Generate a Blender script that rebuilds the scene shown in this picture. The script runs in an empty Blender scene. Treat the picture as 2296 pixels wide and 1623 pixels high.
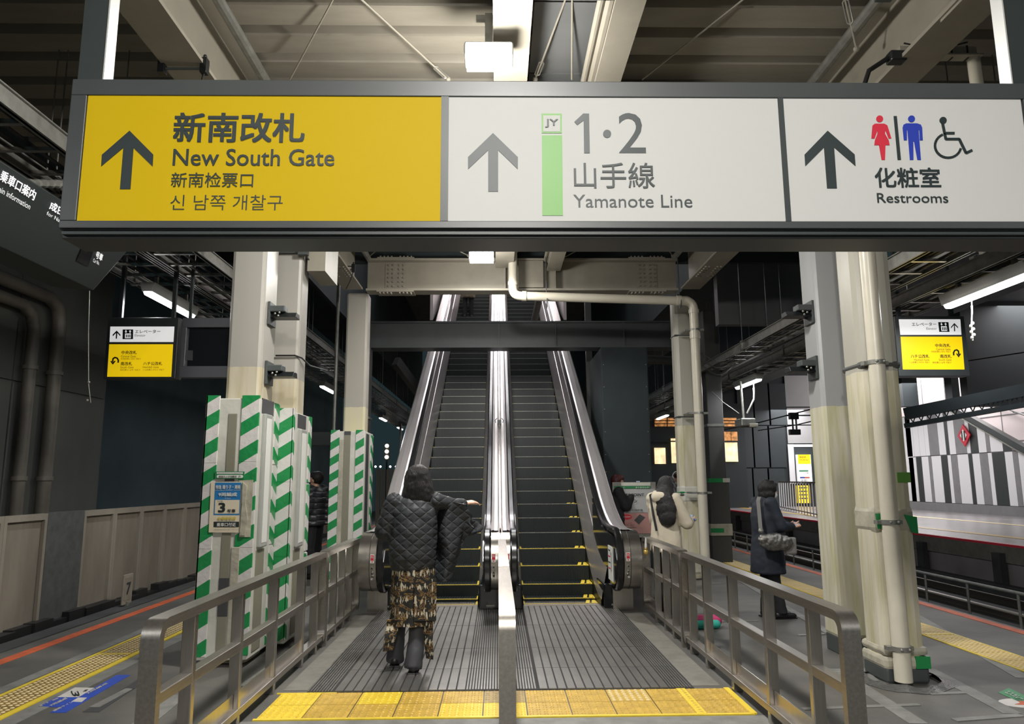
import bpy, bmesh, math, random
from mathutils import Vector, Matrix
random.seed(7)
SC = bpy.context.scene
COL = SC.collection
R = math.radians
# ---------------------------------------------------------------- camera, sky, lights, exposure
CAM_H = 1.55; FPX = 1650.0
PITCH, YAW, ROLL = R(9.19), R(1.15), R(0.35)
fw = Vector((math.sin(YAW)*math.cos(PITCH), math.cos(YAW)*math.cos(PITCH), math.sin(PITCH)))
r0 = Vector((math.cos(YAW), -math.sin(YAW), 0)); u0 = r0.cross(fw)
rt = r0*math.cos(ROLL) - u0*math.sin(ROLL); up = r0*math.sin(ROLL) + u0*math.cos(ROLL)
cam = bpy.data.cameras.new('camera'); cam.sensor_fit = 'HORIZONTAL'; cam.sensor_width = 36; cam.lens = 36*FPX/2296
cam.clip_start = .05; cam.clip_end = 300
camo = bpy.data.objects.new('camera', cam); COL.objects.link(camo)
camo.matrix_world = Matrix.Translation((0, 0, CAM_H)) @ Matrix((rt, up, -fw)).transposed().to_4x4()
SC.camera = camo
vs = SC.view_settings
SC.display_settings.display_device = 'sRGB'
vs.view_transform = 'Standard'; vs.look = 'None'; vs.gamma = 1; vs.use_curve_mapping = False; vs.exposure = 0.4
w = bpy.data.worlds.new('night'); SC.world = w; w.use_nodes = True
w.node_tree.nodes['Background'].inputs[0].default_value = (.0105, .0200, .0225, 1)
w.node_tree.nodes['Background'].inputs[1].default_value = 1.0
def area(name, loc, sx, sy, power, col=(1, .98, .95), rot=(0, 0, 0), spread=180):
    l = bpy.data.lights.new(name, 'AREA'); l.shape = 'RECTANGLE'; l.size = sx; l.size_y = sy
    l.energy = power; l.color = col; l.spread = R(spread)
    o = bpy.data.objects.new(name, l); o.location = loc; o.rotation_euler = rot; COL.objects.link(o)
    return o
AXIS = [(-.06, 5.3, 4.83), (-.23, 10.5, 4.83), (.1, -.6, 4.83), (.1, -6.5, 4.83)]
def point(name, loc, power, rad=.15, col=(1, .97, .92)):
    l = bpy.data.lights.new(name, 'POINT'); l.energy = power; l.color = col; l.shadow_soft_size = rad
    o = bpy.data.objects.new(name, l); o.location = loc; COL.objects.link(o); return o
for i, (x, y, z) in enumerate(AXIS):
    point('floodlight_side_glow', (x, y, z-.32), [120, 40, 240, 200][i])
    area('floodlight_glow', (x, y, z-.09), .34, .34, [135, 95, 190, 190][i], (1, .97, .91))
TUBES = ([(-4.1, y, 3.78) for y in (-.6, 8.45, 17.1, 25.8, 30.4)], [(4.85, y, 3.40) for y in (-1.6, 6.35, 13.4, 20.9, 29.0)])
for k in range(2):
    for (x, y, z) in TUBES[k]:
        area('tube_glow', (x, y+.62, z-.10), .09, 1.3, 30, (.95, .98, 1))
for y in (13.6, 16.4, 19.2, 22.0, 24.8):
    area('added_soffit_glow', (.03, y, .55*y-5.45+4.25), 2.6, .35, 26, (1, .97, .98))  # light of the unseen lamps on the added soffit
    point('added_soffit_fill', (.03, y, .55*y-5.45+3.9), 12, .1, (1, .97, .98))  # added fill that brightens the unseen soffit itself
area('upper_hall_glow', (.03, 27.5, 12.6), 3.4, 2.5, 420, (1, .96, .98))
area('far_platform_glow', (17.0, 35, 5.6), 2.0, 16, 800, (1, .97, .98))
area('far_platform_glow', (16.0, 22, 5.6), 1.0, 8, 120, (1, .97, .98))
area('far_stair_glow', (23.2, 38, 9.0), 2.6, 18, 1500, (1, .95, .95))

def at(px, py, Y=None, X=None, Z=None):
    d = fw + rt*(px-1148)/FPX - up*(py-811.5)/FPX
    t = Y/d.y if Y is not None else X/d.x if X is not None else (Z-CAM_H)/d.z
    return Vector((0, 0, CAM_H)) + d*t

# ---------------------------------------------------------------- materials
def mat(name, col, rough=.6, metal=0., emit=0., var=0., scale=6., bump=0., col2=None, stretch=(1, 1, 1), spec=.5, bscale=None, aniso=0):
    m = bpy.data.materials.new(name); m.use_nodes = True
    nt = m.node_tree; b = nt.nodes['Principled BSDF']
    b.inputs['Base Color'].default_value = (*col, 1); b.inputs['Roughness'].default_value = rough
    b.inputs['Metallic'].default_value = metal; b.inputs['Specular IOR Level'].default_value = spec
    if emit:
        b.inputs['Emission Color'].default_value = (*col, 1); b.inputs['Emission Strength'].default_value = emit
    if var or bump:
        tc = nt.nodes.new('ShaderNodeTexCoord'); mp = nt.nodes.new('ShaderNodeMapping')
        mp.inputs['Scale'].default_value = stretch
        nt.links.new(tc.outputs['Object'], mp.inputs['Vector'])
        nz = nt.nodes.new('ShaderNodeTexNoise'); nz.inputs['Scale'].default_value = scale; nz.inputs['Detail'].default_value = 6
        nz.inputs['Roughness'].default_value = .62
        nt.links.new(mp.outputs[0], nz.inputs['Vector'])
        if var:
            rp = nt.nodes.new('ShaderNodeValToRGB')
            c2 = col2 or tuple(max(0, c*(1-var)) for c in col)
            rp.color_ramp.elements[0].position = .34; rp.color_ramp.elements[1].position = .66
            rp.color_ramp.elements[0].color = (*c2, 1); rp.color_ramp.elements[1].color = (*col, 1)
            nt.links.new(nz.outputs['Fac'], rp.inputs[0]); nt.links.new(rp.outputs[0], b.inputs['Base Color'])
            if emit: nt.links.new(rp.outputs[0], b.inputs['Emission Color'])
        if bump:
            bp = nt.nodes.new('ShaderNodeBump'); bp.inputs['Strength'].default_value = bump; bp.inputs['Distance'].default_value = .01
            src = nz
            if bscale:
                src = nt.nodes.new('ShaderNodeTexNoise'); src.inputs['Scale'].default_value = bscale
                nt.links.new(mp.outputs[0], src.inputs['Vector'])
            nt.links.new(src.outputs['Fac'], bp.inputs['Height']); nt.links.new(bp.outputs[0], b.inputs['Normal'])
    return m
def nmath(nt, op, a, b=None):
    n = nt.nodes.new('ShaderNodeMath'); n.operation = op
    for i, v in enumerate((a, b)):
        if v is None: continue
        if isinstance(v, (int, float)): n.inputs[i].default_value = v
        else: nt.links.new(v, n.inputs[i])
    return n.outputs[0]
def stripe_mat(name, ca, cb, period, kx, ky, kz, rough=.4, bump=.5):
    m = mat(name, ca, rough, var=0); nt = m.node_tree; b = nt.nodes['Principled BSDF']
    tc = nt.nodes.new('ShaderNodeTexCoord'); sp = nt.nodes.new('ShaderNodeSeparateXYZ'); nt.links.new(tc.outputs['Object'], sp.inputs[0])
    s = nmath(nt, 'ADD', nmath(nt, 'MULTIPLY', sp.outputs[0], kx), nmath(nt, 'ADD', nmath(nt, 'MULTIPLY', sp.outputs[1], ky), nmath(nt, 'MULTIPLY', sp.outputs[2], kz)))
    f = nmath(nt, 'GREATER_THAN', nmath(nt, 'FRACT', nmath(nt, 'DIVIDE', s, period)), .5)
    mx = nt.nodes.new('ShaderNodeMix'); mx.data_type = 'RGBA'
    nt.links.new(f, mx.inputs[0]); mx.inputs[6].default_value = (*ca, 1); mx.inputs[7].default_value = (*cb, 1)
    nt.links.new(mx.outputs[2], b.inputs['Base Color'])
    nz = nt.nodes.new('ShaderNodeTexNoise'); nz.inputs['Scale'].default_value = 14; nz.inputs['Detail'].default_value = 3
    nt.links.new(tc.outputs['Object'], nz.inputs['Vector'])
    bp = nt.nodes.new('ShaderNodeBump'); bp.inputs['Strength'].default_value = bump; bp.inputs['Distance'].default_value = .012
    nt.links.new(nz.outputs['Fac'], bp.inputs['Height']); nt.links.new(bp.outputs[0], b.inputs['Normal'])
    return m
def column_mat(name, top, low, z0, yellow=(.50, .47, .30)):
    """painted steel: grey paint above z0, older cream paint below, faint yellowing in vertical streaks"""
    m = mat(name, top, .32, spec=.45); nt = m.node_tree; b = nt.nodes['Principled BSDF']
    tc = nt.nodes.new('ShaderNodeTexCoord'); sp = nt.nodes.new('ShaderNodeSeparateXYZ'); nt.links.new(tc.outputs['Object'], sp.inputs[0])
    nz = nt.nodes.new('ShaderNodeTexNoise'); nz.inputs['Scale'].default_value = 5; nz.inputs['Detail'].default_value = 5
    mp = nt.nodes.new('ShaderNodeMapping'); mp.inputs['Scale'].default_value = (3, 3, .35)
    nt.links.new(tc.outputs['Object'], mp.inputs[0]); nt.links.new(mp.outputs[0], nz.inputs['Vector'])
    n2 = nt.nodes.new('ShaderNodeTexNoise'); n2.inputs['Scale'].default_value = 9; nt.links.new(tc.outputs['Object'], n2.inputs['Vector'])
    f = nmath(nt, 'LESS_THAN', nmath(nt, 'ADD', sp.outputs[2], nmath(nt, 'MULTIPLY', n2.outputs['Fac'], .03)), z0)
    st = nt.nodes.new('ShaderNodeMix'); st.data_type = 'RGBA'
    rp = nt.nodes.new('ShaderNodeValToRGB'); rp.color_ramp.elements[0].position = .42; rp.color_ramp.elements[1].position = .68
    nt.links.new(nz.outputs['Fac'], rp.inputs[0]); nt.links.new(rp.outputs[0], st.inputs[0])
    st.inputs[6].default_value = (*low, 1); st.inputs[7].default_value = (*yellow, 1)
    mx = nt.nodes.new('ShaderNodeMix'); mx.data_type = 'RGBA'
    nt.links.new(f, mx.inputs[0]); mx.inputs[6].default_value = (*top, 1); nt.links.new(st.outputs[2], mx.inputs[7])
    nt.links.new(mx.outputs[2], b.inputs['Base Color'])
    bp = nt.nodes.new('ShaderNodeBump'); bp.inputs['Strength'].default_value = .25; bp.inputs['Distance'].default_value = .006
    nt.links.new(n2.outputs['Fac'], bp.inputs['Height']); nt.links.new(bp.outputs[0], b.inputs['Normal'])
    return m
def quilt_mat(name, col, step=.062, rough=.6):
    m = mat(name, col, rough, spec=.4); nt = m.node_tree; b = nt.nodes['Principled BSDF']
    tc = nt.nodes.new('ShaderNodeTexCoord'); sp = nt.nodes.new('ShaderNodeSeparateXYZ'); nt.links.new(tc.outputs['Object'], sp.inputs[0])
    hs = []
    for s in (.8, -.8):
        v = nmath(nt, 'ADD', nmath(nt, 'MULTIPLY', sp.outputs[0], s), sp.outputs[2])
        fr = nmath(nt, 'FRACT', nmath(nt, 'DIVIDE', v, step))
        hs.append(nmath(nt, 'POWER', nmath(nt, 'SINE', nmath(nt, 'MULTIPLY', fr, math.pi)), .45))
    h = nmath(nt, 'MINIMUM', hs[0], hs[1])
    bp = nt.nodes.new('ShaderNodeBump'); bp.inputs['Strength'].default_value = .7; bp.inputs['Distance'].default_value = .010
    nt.links.new(h, bp.inputs['Height']); nt.links.new(bp.outputs[0], b.inputs['Normal'])
    return m
def puffer_mat(name, col, step=.09):
    m = mat(name, col, .35, spec=.5); nt = m.node_tree; b = nt.nodes['Principled BSDF']
    tc = nt.nodes.new('ShaderNodeTexCoord'); sp = nt.nodes.new('ShaderNodeSeparateXYZ'); nt.links.new(tc.outputs['Object'], sp.inputs[0])
    h = nmath(nt, 'POWER', nmath(nt, 'ABSOLUTE', nmath(nt, 'SINE', nmath(nt, 'MULTIPLY', sp.outputs[2], math.pi/step))), .5)
    bp = nt.nodes.new('ShaderNodeBump'); bp.inputs['Strength'].default_value = 1; bp.inputs['Distance'].default_value = .02
    nt.links.new(h, bp.inputs['Height']); nt.links.new(bp.outputs[0], b.inputs['Normal'])
    return m
def print_mat(name):
    """dark cloth printed in bands of ochre, brown and white figures"""
    m = mat(name, (.02, .02, .02), .8); nt = m.node_tree; b = nt.nodes['Principled BSDF']
    tc = nt.nodes.new('ShaderNodeTexCoord')
    mp = nt.nodes.new('ShaderNodeMapping'); mp.inputs['Scale'].default_value = (1, 1, 1.6); nt.links.new(tc.outputs['Object'], mp.inputs[0])
    nz = nt.nodes.new('ShaderNodeTexNoise'); nz.inputs['Scale'].default_value = 13; nz.inputs['Detail'].default_value = 4; nz.inputs['Distortion'].default_value = 1.2
    nt.links.new(mp.outputs[0], nz.inputs['Vector'])
    sp = nt.nodes.new('ShaderNodeSeparateXYZ'); nt.links.new(tc.outputs['Object'], sp.inputs[0])
    band = nmath(nt, 'MULTIPLY', nmath(nt, 'SINE', nmath(nt, 'MULTIPLY', sp.outputs[2], 42)), .06)
    rp = nt.nodes.new('ShaderNodeValToRGB'); rp.color_ramp.interpolation = 'CONSTANT'
    els = [(0, (.012, .013, .013)), (.505, (.09, .05, .02)), (.535, (.30, .19, .06)), (.565, (.014, .014, .013)), (.63, (.30, .15, .05)), (.66, (.02, .02, .02)), (.72, (.30, .22, .09))]
    for i, (p, c) in enumerate(els):
        e = rp.color_ramp.elements[i] if i < 2 else rp.color_ramp.elements.new(p)
        e.position = p; e.color = (*c, 1)
    nt.links.new(nmath(nt, 'ADD', nz.outputs['Fac'], band), rp.inputs[0])
    nf = nt.nodes.new('ShaderNodeTexNoise'); nf.inputs['Scale'].default_value = 34; nf.inputs['Detail'].default_value = 2
    m2 = nt.nodes.new('ShaderNodeMapping'); m2.inputs['Scale'].default_value = (1.8, 1.8, .45); nt.links.new(tc.outputs['Object'], m2.inputs[0]); nt.links.new(m2.outputs[0], nf.inputs['Vector'])
    bandw = nmath(nt, 'MULTIPLY', nmath(nt, 'SINE', nmath(nt, 'MULTIPLY', sp.outputs[2], 58)), .09)
    fl_w = nmath(nt, 'GREATER_THAN', nmath(nt, 'ADD', nf.outputs['Fac'], bandw), .615)
    mx = nt.nodes.new('ShaderNodeMix'); mx.data_type = 'RGBA'; nt.links.new(fl_w, mx.inputs[0]); nt.links.new(rp.outputs[0], mx.inputs[6]); mx.inputs[7].default_value = (.50, .46, .36, 1)
    nt.links.new(mx.outputs[2], b.inputs['Base Color'])
    return m
M = {
 'asphalt': mat('asphalt', (.128, .121, .108), .58, var=.5, scale=1.1, bump=.25, bscale=120, col2=(.062, .062, .058)),
 'asphalt_light': mat('asphalt_light', (.22, .22, .205), .6, var=.35, scale=7),
 'concrete': mat('concrete', (.19, .18, .155), .75, var=.3, scale=5, bump=.15),
 'concrete_dark': mat('concrete_dark', (.05, .055, .054), .8, var=.5, scale=2),
 'orange': mat('orange_paint', (.62, .12, .04), .6, var=.35, scale=7),
 'tile_y': mat('yellow_tile', (.56, .36, .055), .5, var=.28, scale=9, bump=.1),
 'tile_y2': mat('bright_yellow_tile', (.74, .53, .035), .45, var=.15, scale=8),
 'tile_y3': mat('worn_yellow_tile', (.40, .29, .12), .55, var=.25, scale=20),
 'tile_brown': mat('ochre_tile', (.27, .18, .055), .55, var=.3, scale=12),
 'dome': mat('worn_dome', (.62, .50, .26), .4),
 'yellow': mat('yellow_tape', (.80, .60, .05), .45, var=.15, scale=15),
 'steel': mat('brushed_steel', (.52, .49, .45), .27, 1., var=.15, scale=8, stretch=(12, 12, .6)),
 'steel_h': mat('brushed_steel_rail', (.43, .40, .36), .38, 1., var=.2, scale=6, stretch=(9, .8, 9)),
 'steel_b': mat('bright_steel', (.74, .70, .70), .30, .8, var=.12, scale=3, stretch=(9, .5, .5)),
 'plate': mat('landing_metal', (.40, .39, .37), .34, .85, var=.28, scale=3),
 'plate_dark': mat('groove_dark', (.018, .018, .018), .8),
 'black': mat('black_metal', (.010, .012, .013), .35),
 'rubber': mat('black_rubber', (.008, .008, .009), .22, spec=.6),
 'step': mat('step_metal', (.008, .013, .0135), .42, .2),
 'gloss': mat('black_gloss_panel', (.012, .013, .015), .12, .2),
 'frame': mat('sign_frame', (.050, .056, .058), .38, var=.12, scale=2),
 'frame_dark': mat('sign_frame_dark', (.028, .036, .037), .45),
 'frame_light': mat('light_sign_frame', (.13, .135, .15), .35, .3),
 'sign_w': mat('sign_white', (.40, .40, .385), .55, emit=.17, spec=.25),
 'sign_y': mat('sign_yellow', (.38, .262, .002), .6, emit=.22, spec=.15),
 'sign_w2': mat('bright_sign_white', (.80, .80, .80), .4, emit=.50),
 'sign_y2': mat('bright_sign_yellow', (.86, .58, .004), .4, emit=.50),
 'ink': mat('sign_ink', (.014, .024, .025), .5),
 'ink_grey': mat('sign_ink_grey', (.045, .055, .058), .5),
 'red': mat('sign_red', (.45, .015, .035), .5, emit=.06),
 'blue': mat('sign_blue', (.012, .03, .28), .5, emit=.1),
 'green_sign': mat('line_green', (.13, .32, .075), .5, emit=.06),
 'cream': mat('cream_steel', (.36, .335, .275), .4, var=.12, scale=3),
 'cream_beam': mat('cream_beam_paint', (.31, .285, .23), .5, var=.15, scale=2.5),
 'deck': mat('ceiling_deck', (.27, .245, .195), .55, var=.22, scale=1.5, stretch=(.6, 3, 1)),
 'deck_dark': mat('ceiling_deck_recess', (.27, .25, .20), .6, var=.2, scale=2),
 'grey_panel': mat('grey_ceiling_panel', (.13, .135, .135), .5, var=.15, scale=2),
 'pipe_cream': mat('cream_plastic_pipe', (.62, .58, .48), .3, var=.1, scale=3, spec=.5),
 'galv': mat('galvanised_steel', (.33, .33, .30), .4, .6, var=.3, scale=9),
 'cable': mat('black_cable', (.012, .012, .012), .5),
 'dark_steel': mat('dark_painted_steel', (.060, .070, .070), .5, var=.2, scale=2),
 'dark_column': mat('dark_column_paint', (.075, .075, .072), .5, var=.15, scale=2),
 'wall_dark': mat('dark_wall', (.026, .039, .043), .8, var=.4, scale=.8),
 'wall_teal': mat('teal_dark_wall', (.075, .115, .125), .8, var=.3, scale=.5), 'wall_deep': mat('deep_dark_wall', (.017, .025, .028), .7, var=.3, scale=.5),
 'wall_brown': mat('dark_brown_cladding', (.105, .108, .098), .7, var=.3, scale=.7, stretch=(1, 1, .3)),
 'pipe_dark': mat('old_dark_pipe', (.15, .135, .11), .45, var=.3, scale=3),
 'barrier': mat('barrier_board', (.20, .175, .14), .65, var=.22, scale=2.5, stretch=(2, 2, .5)),
 'barrier_frame': mat('barrier_rim', (.24, .215, .175), .6, var=.15, scale=3),
 'barrier_grey': mat('grey_barrier_board', (.085, .09, .088), .65, var=.35, scale=9),
 'lamp': mat('lamp_lens', (.95, .98, 1), .3, emit=12),
 'tube': mat('tube_lens', (.95, .98, 1), .3, emit=7),
 'lamp_body': mat('lamp_housing', (.42, .42, .40), .4),
 'white': mat('white_sheet', (.60, .59, .53), .45, var=.12, scale=5, bump=.5, bscale=9),
 'white_dirty': mat('dirty_white_sheet', (.48, .45, .36), .5, var=.3, scale=6, bump=.8, bscale=14),
 'khaki': mat('khaki_strip', (.23, .22, .165), .5, var=.1, scale=4),
 'charcoal': mat('charcoal_patch', (.055, .056, .06), .5),
 'lightbox': mat('dull_light_box', (.36, .37, .35), .3, var=.08, scale=2),
 'paper': mat('poster_paper', (.68, .60, .45), .55),
 'poster_blue': mat('poster_blue', (.015, .17, .42), .5),
 'poster_white': mat('poster_white', (.70, .70, .66), .5),
 'poster_yellow': mat('poster_lettering_yellow', (.65, .52, .08), .5),
 'sticker_green': mat('sticker_green', (.02, .20, .07), .5),
 'tape': stripe_mat('green_white_tape', (.012, .24, .065), (.62, .60, .58), .245, -.62, .62, 1),
 'tape_flat': mat('green_tape', (.015, .25, .07), .4),
 'floor_blue': mat('floor_sticker_blue', (.03, .08, .47), .5, var=.2, scale=14),
 'floor_white': mat('floor_sticker_white', (.60, .58, .55), .5, var=.15, scale=14),
 'wall_pale': mat('pale_wall', (.30, .30, .30), .6, var=.12, scale=.6),
 'stripe_white': mat('white_wall_board', (.66, .66, .67), .45),
 'stripe_grey': mat('grey_wall_board', (.20, .20, .205), .5, var=.15, scale=3),
 'stripe_black': mat('black_wall_board', (.025, .032, .032), .5),
 'pink_white': mat('white_stair_wall', (.80, .72, .71), .5, var=.06, scale=.4),
 'window_lit': mat('lit_window', (1, .74, .42), .4, emit=1.1, var=.45, scale=2.6),
 'window_orange': mat('lit_window_orange', (.85, .38, .12), .4, emit=.45, var=.7, scale=5),
 'skin': mat('skin', (.56, .32, .22), .5),
 'hair': mat('black_hair', (.018, .016, .016), .42, var=.5, scale=22, stretch=(7, 7, .35), spec=.4, bump=.9),
 'hair_brown': mat('dark_brown_hair', (.035, .018, .014), .4, var=.3, scale=30, stretch=(6, 6, .4)),
 'mask': mat('white_mask', (.72, .70, .68), .7),
 'quilt': quilt_mat('quilted_nylon', (.028, .031, .035), .085),
 'print': print_mat('printed_cloth'),
 'black_cloth': mat('black_cloth', (.014, .015, .018), .8, bump=.3, bscale=18),
 'charcoal_cloth': mat('charcoal_cloth', (.032, .033, .038), .7, bump=.35, bscale=14),
 'navy_coat': mat('navy_coat', (.012, .017, .028), .75, bump=.25, bscale=12),
 'puffer': puffer_mat('puffer_nylon', (.035, .036, .042)),
 'cream_cloth': mat('cream_cloth', (.56, .50, .39), .8, bump=.6, bscale=12),
 'grey_cloth': mat('grey_marl_cloth', (.24, .25, .26), .85, var=.15, scale=30),
 'silver_bag': mat('silver_leather', (.30, .29, .27), .3, .75, var=.5, scale=28, bump=.9),
 'strap': mat('grey_strap', (.19, .18, .17), .6),
 'shoe': mat('black_shoe', (.012, .012, .012), .4),
 'phone': mat('phone_black', (.02, .02, .022), .15),
 'pink': mat('pink_cloth', (.55, .04, .16), .6), 'teal': mat('teal_cloth', (.03, .38, .30), .6),
 'rail_steel': mat('track_rail', (.14, .12, .10), .35, .8),
 'gold': mat('gold_charm', (.65, .45, .12), .35, .6),
}

# ---------------------------------------------------------------- mesh helpers
class MB:
    def __init__(s): s.v = []; s.f = []; s.m = []; s.cur = 0
    def add(s, vs_, fs):
        b = len(s.v); s.v += [tuple(p) for p in vs_]; s.f += [tuple(b+i for i in f) for f in fs]; s.m += [s.cur]*len(fs); return s
    def box(s, x0, y0, z0, x1, y1, z1):
        return s.add([(x0, y0, z0), (x1, y0, z0), (x1, y1, z0), (x0, y1, z0), (x0, y0, z1), (x1, y0, z1), (x1, y1, z1), (x0, y1, z1)],
                     [(0, 3, 2, 1), (4, 5, 6, 7), (0, 1, 5, 4), (1, 2, 6, 5), (2, 3, 7, 6), (3, 0, 4, 7)])
    def hexa(s, p):
        return s.add(p, [(0, 3, 2, 1), (4, 5, 6, 7), (0, 1, 5, 4), (1, 2, 6, 5), (2, 3, 7, 6), (3, 0, 4, 7)])
    def rings(s, rs, closed=True, caps=True):
        n = len(rs[0]); vs_ = [p for r in rs for p in r]; fs = []
        for i in range(len(rs)-1):
            for j in range(n if closed else n-1):
                k = (j+1) % n; fs.append((i*n+j, i*n+k, (i+1)*n+k, (i+1)*n+j))
        if caps and closed:
            fs.append(tuple(range(n-1, -1, -1))); fs.append(tuple((len(rs)-1)*n+j for j in range(n)))
        return s.add(vs_, fs)
    def tube(s, pts, r, n=10, caps=True):
        pts = [Vector(p) for p in pts]; rs = []; rr = r if isinstance(r, (list, tuple)) else [r]*len(pts)
        d0 = (pts[1]-pts[0]).normalized(); a = Vector((0, 0, 1)) if abs(d0.z) < .9 else Vector((1, 0, 0)); u = d0.cross(a).normalized()
        for i, p in enumerate(pts):
            d = ((pts[min(i+1, len(pts)-1)]-p).normalized() + (p-pts[max(i-1, 0)]).normalized())
            d = d.normalized() if d.length > 1e-6 else d0
            u = (u - d*u.dot(d)).normalized(); v = d.cross(u)
            rs.append([p + (u*math.cos(2*math.pi*j/n) + v*math.sin(2*math.pi*j/n))*rr[i] for j in range(n)])
        return s.rings(rs, True, caps)
    def bar(s, p0, p1, wd, ht):
        p0 = Vector(p0); p1 = Vector(p1); d = (p1-p0).normalized(); a = Vector((0, 0, 1)) if abs(d.z) < .95 else Vector((0, 1, 0))
        u = d.cross(a).normalized()*wd/2; v = u.cross(d).normalized()*ht/2
        return s.rings([[p+u*i+v*j for i, j in ((-1, -1), (1, -1), (1, 1), (-1, 1))] for p in (p0, p1)])
    def prism(s, poly, n, closed=True):
        n = Vector(n); k = len(poly); P = [Vector(p) for p in poly]
        fs = [tuple(range(k)), tuple(range(2*k-1, k-1, -1))] + [((i+1) % k, i, k+i, k+(i+1) % k) for i in range(k)]
        return s.add(P+[p+n for p in P], fs)
    def sph(s, c, rx, ry=None, rz=None, n=10, h=6):
        ry = ry or rx; rz = rz or rx; c = Vector(c); vs_ = [c+Vector((0, 0, -rz))]; fs = []
        for i in range(1, h):
            a = math.pi*i/h
            vs_ += [c+Vector((rx*math.sin(a)*math.cos(2*math.pi*j/n), ry*math.sin(a)*math.sin(2*math.pi*j/n), -rz*math.cos(a))) for j in range(n)]
        vs_.append(c+Vector((0, 0, rz))); L = len(vs_)-1
        for j in range(n):
            k = (j+1) % n; fs.append((0, 1+k, 1+j)); fs.append((L, L-n+j, L-n+k))
            for i in range(h-2): fs.append((1+i*n+j, 1+i*n+k, 1+(i+1)*n+k, 1+(i+1)*n+j))
        return s.add(vs_, fs)
    def cap(s, p0, r0, p1, r1, n=12):
        """tapered limb with round ends"""
        p0 = Vector(p0); p1 = Vector(p1); d = (p1-p0); L = d.length; d = d.normalized() if L > 1e-6 else Vector((0, 0, 1))
        pts, rr = [], []
        for a in (-80, -50, -20): pts.append(p0+d*r0*math.sin(R(a))); rr.append(r0*math.cos(R(a)))
        for a in (0, 20, 50, 80): pts.append(p1+d*r1*math.sin(R(a))); rr.append(r1*math.cos(R(a)))
        return s.tube(pts, rr, n)
    def mesh(s, name, mats, bevel=0, smooth=False, angle=35):
        me = bpy.data.meshes.new(name); me.from_pydata(s.v, [], s.f)
        for m in (mats if isinstance(mats, (list, tuple)) else [mats]): me.materials.append(M[m] if isinstance(m, str) else m)
        me.polygons.foreach_set('material_index', s.m)
        bm = bmesh.new(); bm.from_mesh(me)
        if bevel:
            bmesh.ops.bevel(bm, geom=[e for e in bm.edges if len(e.link_faces) == 2 and e.calc_face_angle(0) > .6], offset=bevel, segments=2, profile=.5, affect='EDGES', clamp_overlap=True)
        bmesh.ops.recalc_face_normals(bm, faces=bm.faces); bm.to_mesh(me); bm.free()
        if smooth or bevel:
            me.shade_smooth(); me.set_sharp_from_angle(angle=R(angle if smooth else 15))
        return me
    def build(s, name, mats, parent=None, bevel=0, smooth=False, angle=35, loc=None):
        return link(name, s.mesh(name, mats, bevel, smooth, angle), parent, loc)
def link(name, me, parent=None, loc=None, rot=None):
    o = bpy.data.objects.new(name, me); COL.objects.link(o)
    if parent is not None: o.parent = parent
    if loc is not None: o.location = loc
    if rot is not None: o.rotation_euler = rot
    return o
def tag(o, label, cat, group=None, kind=None):
    if label: o['label'] = label
    if cat: o['category'] = cat
    if group: o['group'] = group
    if kind: o['kind'] = kind
    return o
def thing(name, label, cat, loc=(0, 0, 0), group=None):
    o = bpy.data.objects.new(name, None); o.empty_display_size = .1; COL.objects.link(o); o.location = loc
    return tag(o, label, cat, group)
def struct(o): o['kind'] = 'structure'; return o
def rel(p, t): return Vector(p)-t.location          # world point -> coordinates of the thing t (unrotated)
def kids(o): return [c for c in bpy.data.objects if c.parent is o]
def dup(root, loc, label, rotz=None, group=None):
    bpy.context.view_layer.update()
    def cp(o, par):
        c = o.copy(); COL.objects.link(c); c.parent = par
        for k in KIDS.get(o.name, []): cp(k, c)
        return c
    KIDS = {}
    for c in bpy.data.objects:
        if c.parent: KIDS.setdefault(c.parent.name, []).append(c)
    c = cp(root, None); c.location = loc; c['label'] = label
    if rotz is not None: c.rotation_euler.z = rotz
    if group: c['group'] = group
    return c
_T = {}
def text_mesh(s, bold=0.):
    k = (s, bold)
    if k not in _T:
        c = bpy.data.curves.new('lettering', 'FONT'); c.body = s; c.resolution_u = 3; c.offset = min(bold, 0); c.fill_mode = 'FRONT'
        o = bpy.data.objects.new('lettering', c); COL.objects.link(o); bpy.context.view_layer.update()
        me = bpy.data.meshes.new_from_object(o.evaluated_get(bpy.context.evaluated_depsgraph_get()))
        v = [tuple(p.co) for p in me.vertices]; f = [tuple(p.vertices) for p in me.polygons]
        bpy.data.objects.remove(o); bpy.data.curves.remove(c); bpy.data.meshes.remove(me)
        if bold > 0:        # heavier face: the outline fused with itself a hair to each side
            n = len(v); V = []; F_ = []
            for i, (dx, dy) in enumerate(((-1, -1), (1, -1), (1, 1), (-1, 1), (0, 0))):
                V += [(p[0]+dx*bold, p[1]+dy*bold, i*.0004) for p in v]; F_ += [tuple(q+i*n for q in g) for g in f]
            v, f = V, F_
        xs = [p[0] for p in v]; ys = [p[1] for p in v]; x0, x1, y0, y1 = min(xs), max(xs), min(ys), max(ys)
        _T[k] = ([((p[0]-x0)/(x1-x0), (p[1]-y0)/(y1-y0), p[2]) for p in v], f)
    return _T[k]
def text(s, o, ux, uy, material, parent, bold=0., name='lettering'):
    """lettering stretched over the parallelogram o, o+ux, o+uy (parent's coordinates); stands 2 mm proud"""
    v, f = text_mesh(s, bold); o = Vector(o); ux = Vector(ux); uy = Vector(uy)
    me = bpy.data.meshes.new(name); n_ = ux.cross(uy).normalized(); me.from_pydata([o+ux*a+uy*b+n_*c_ for a, b, c_ in v], [], f); me.materials.append(M[material])
    return link(name, me, parent)
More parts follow.
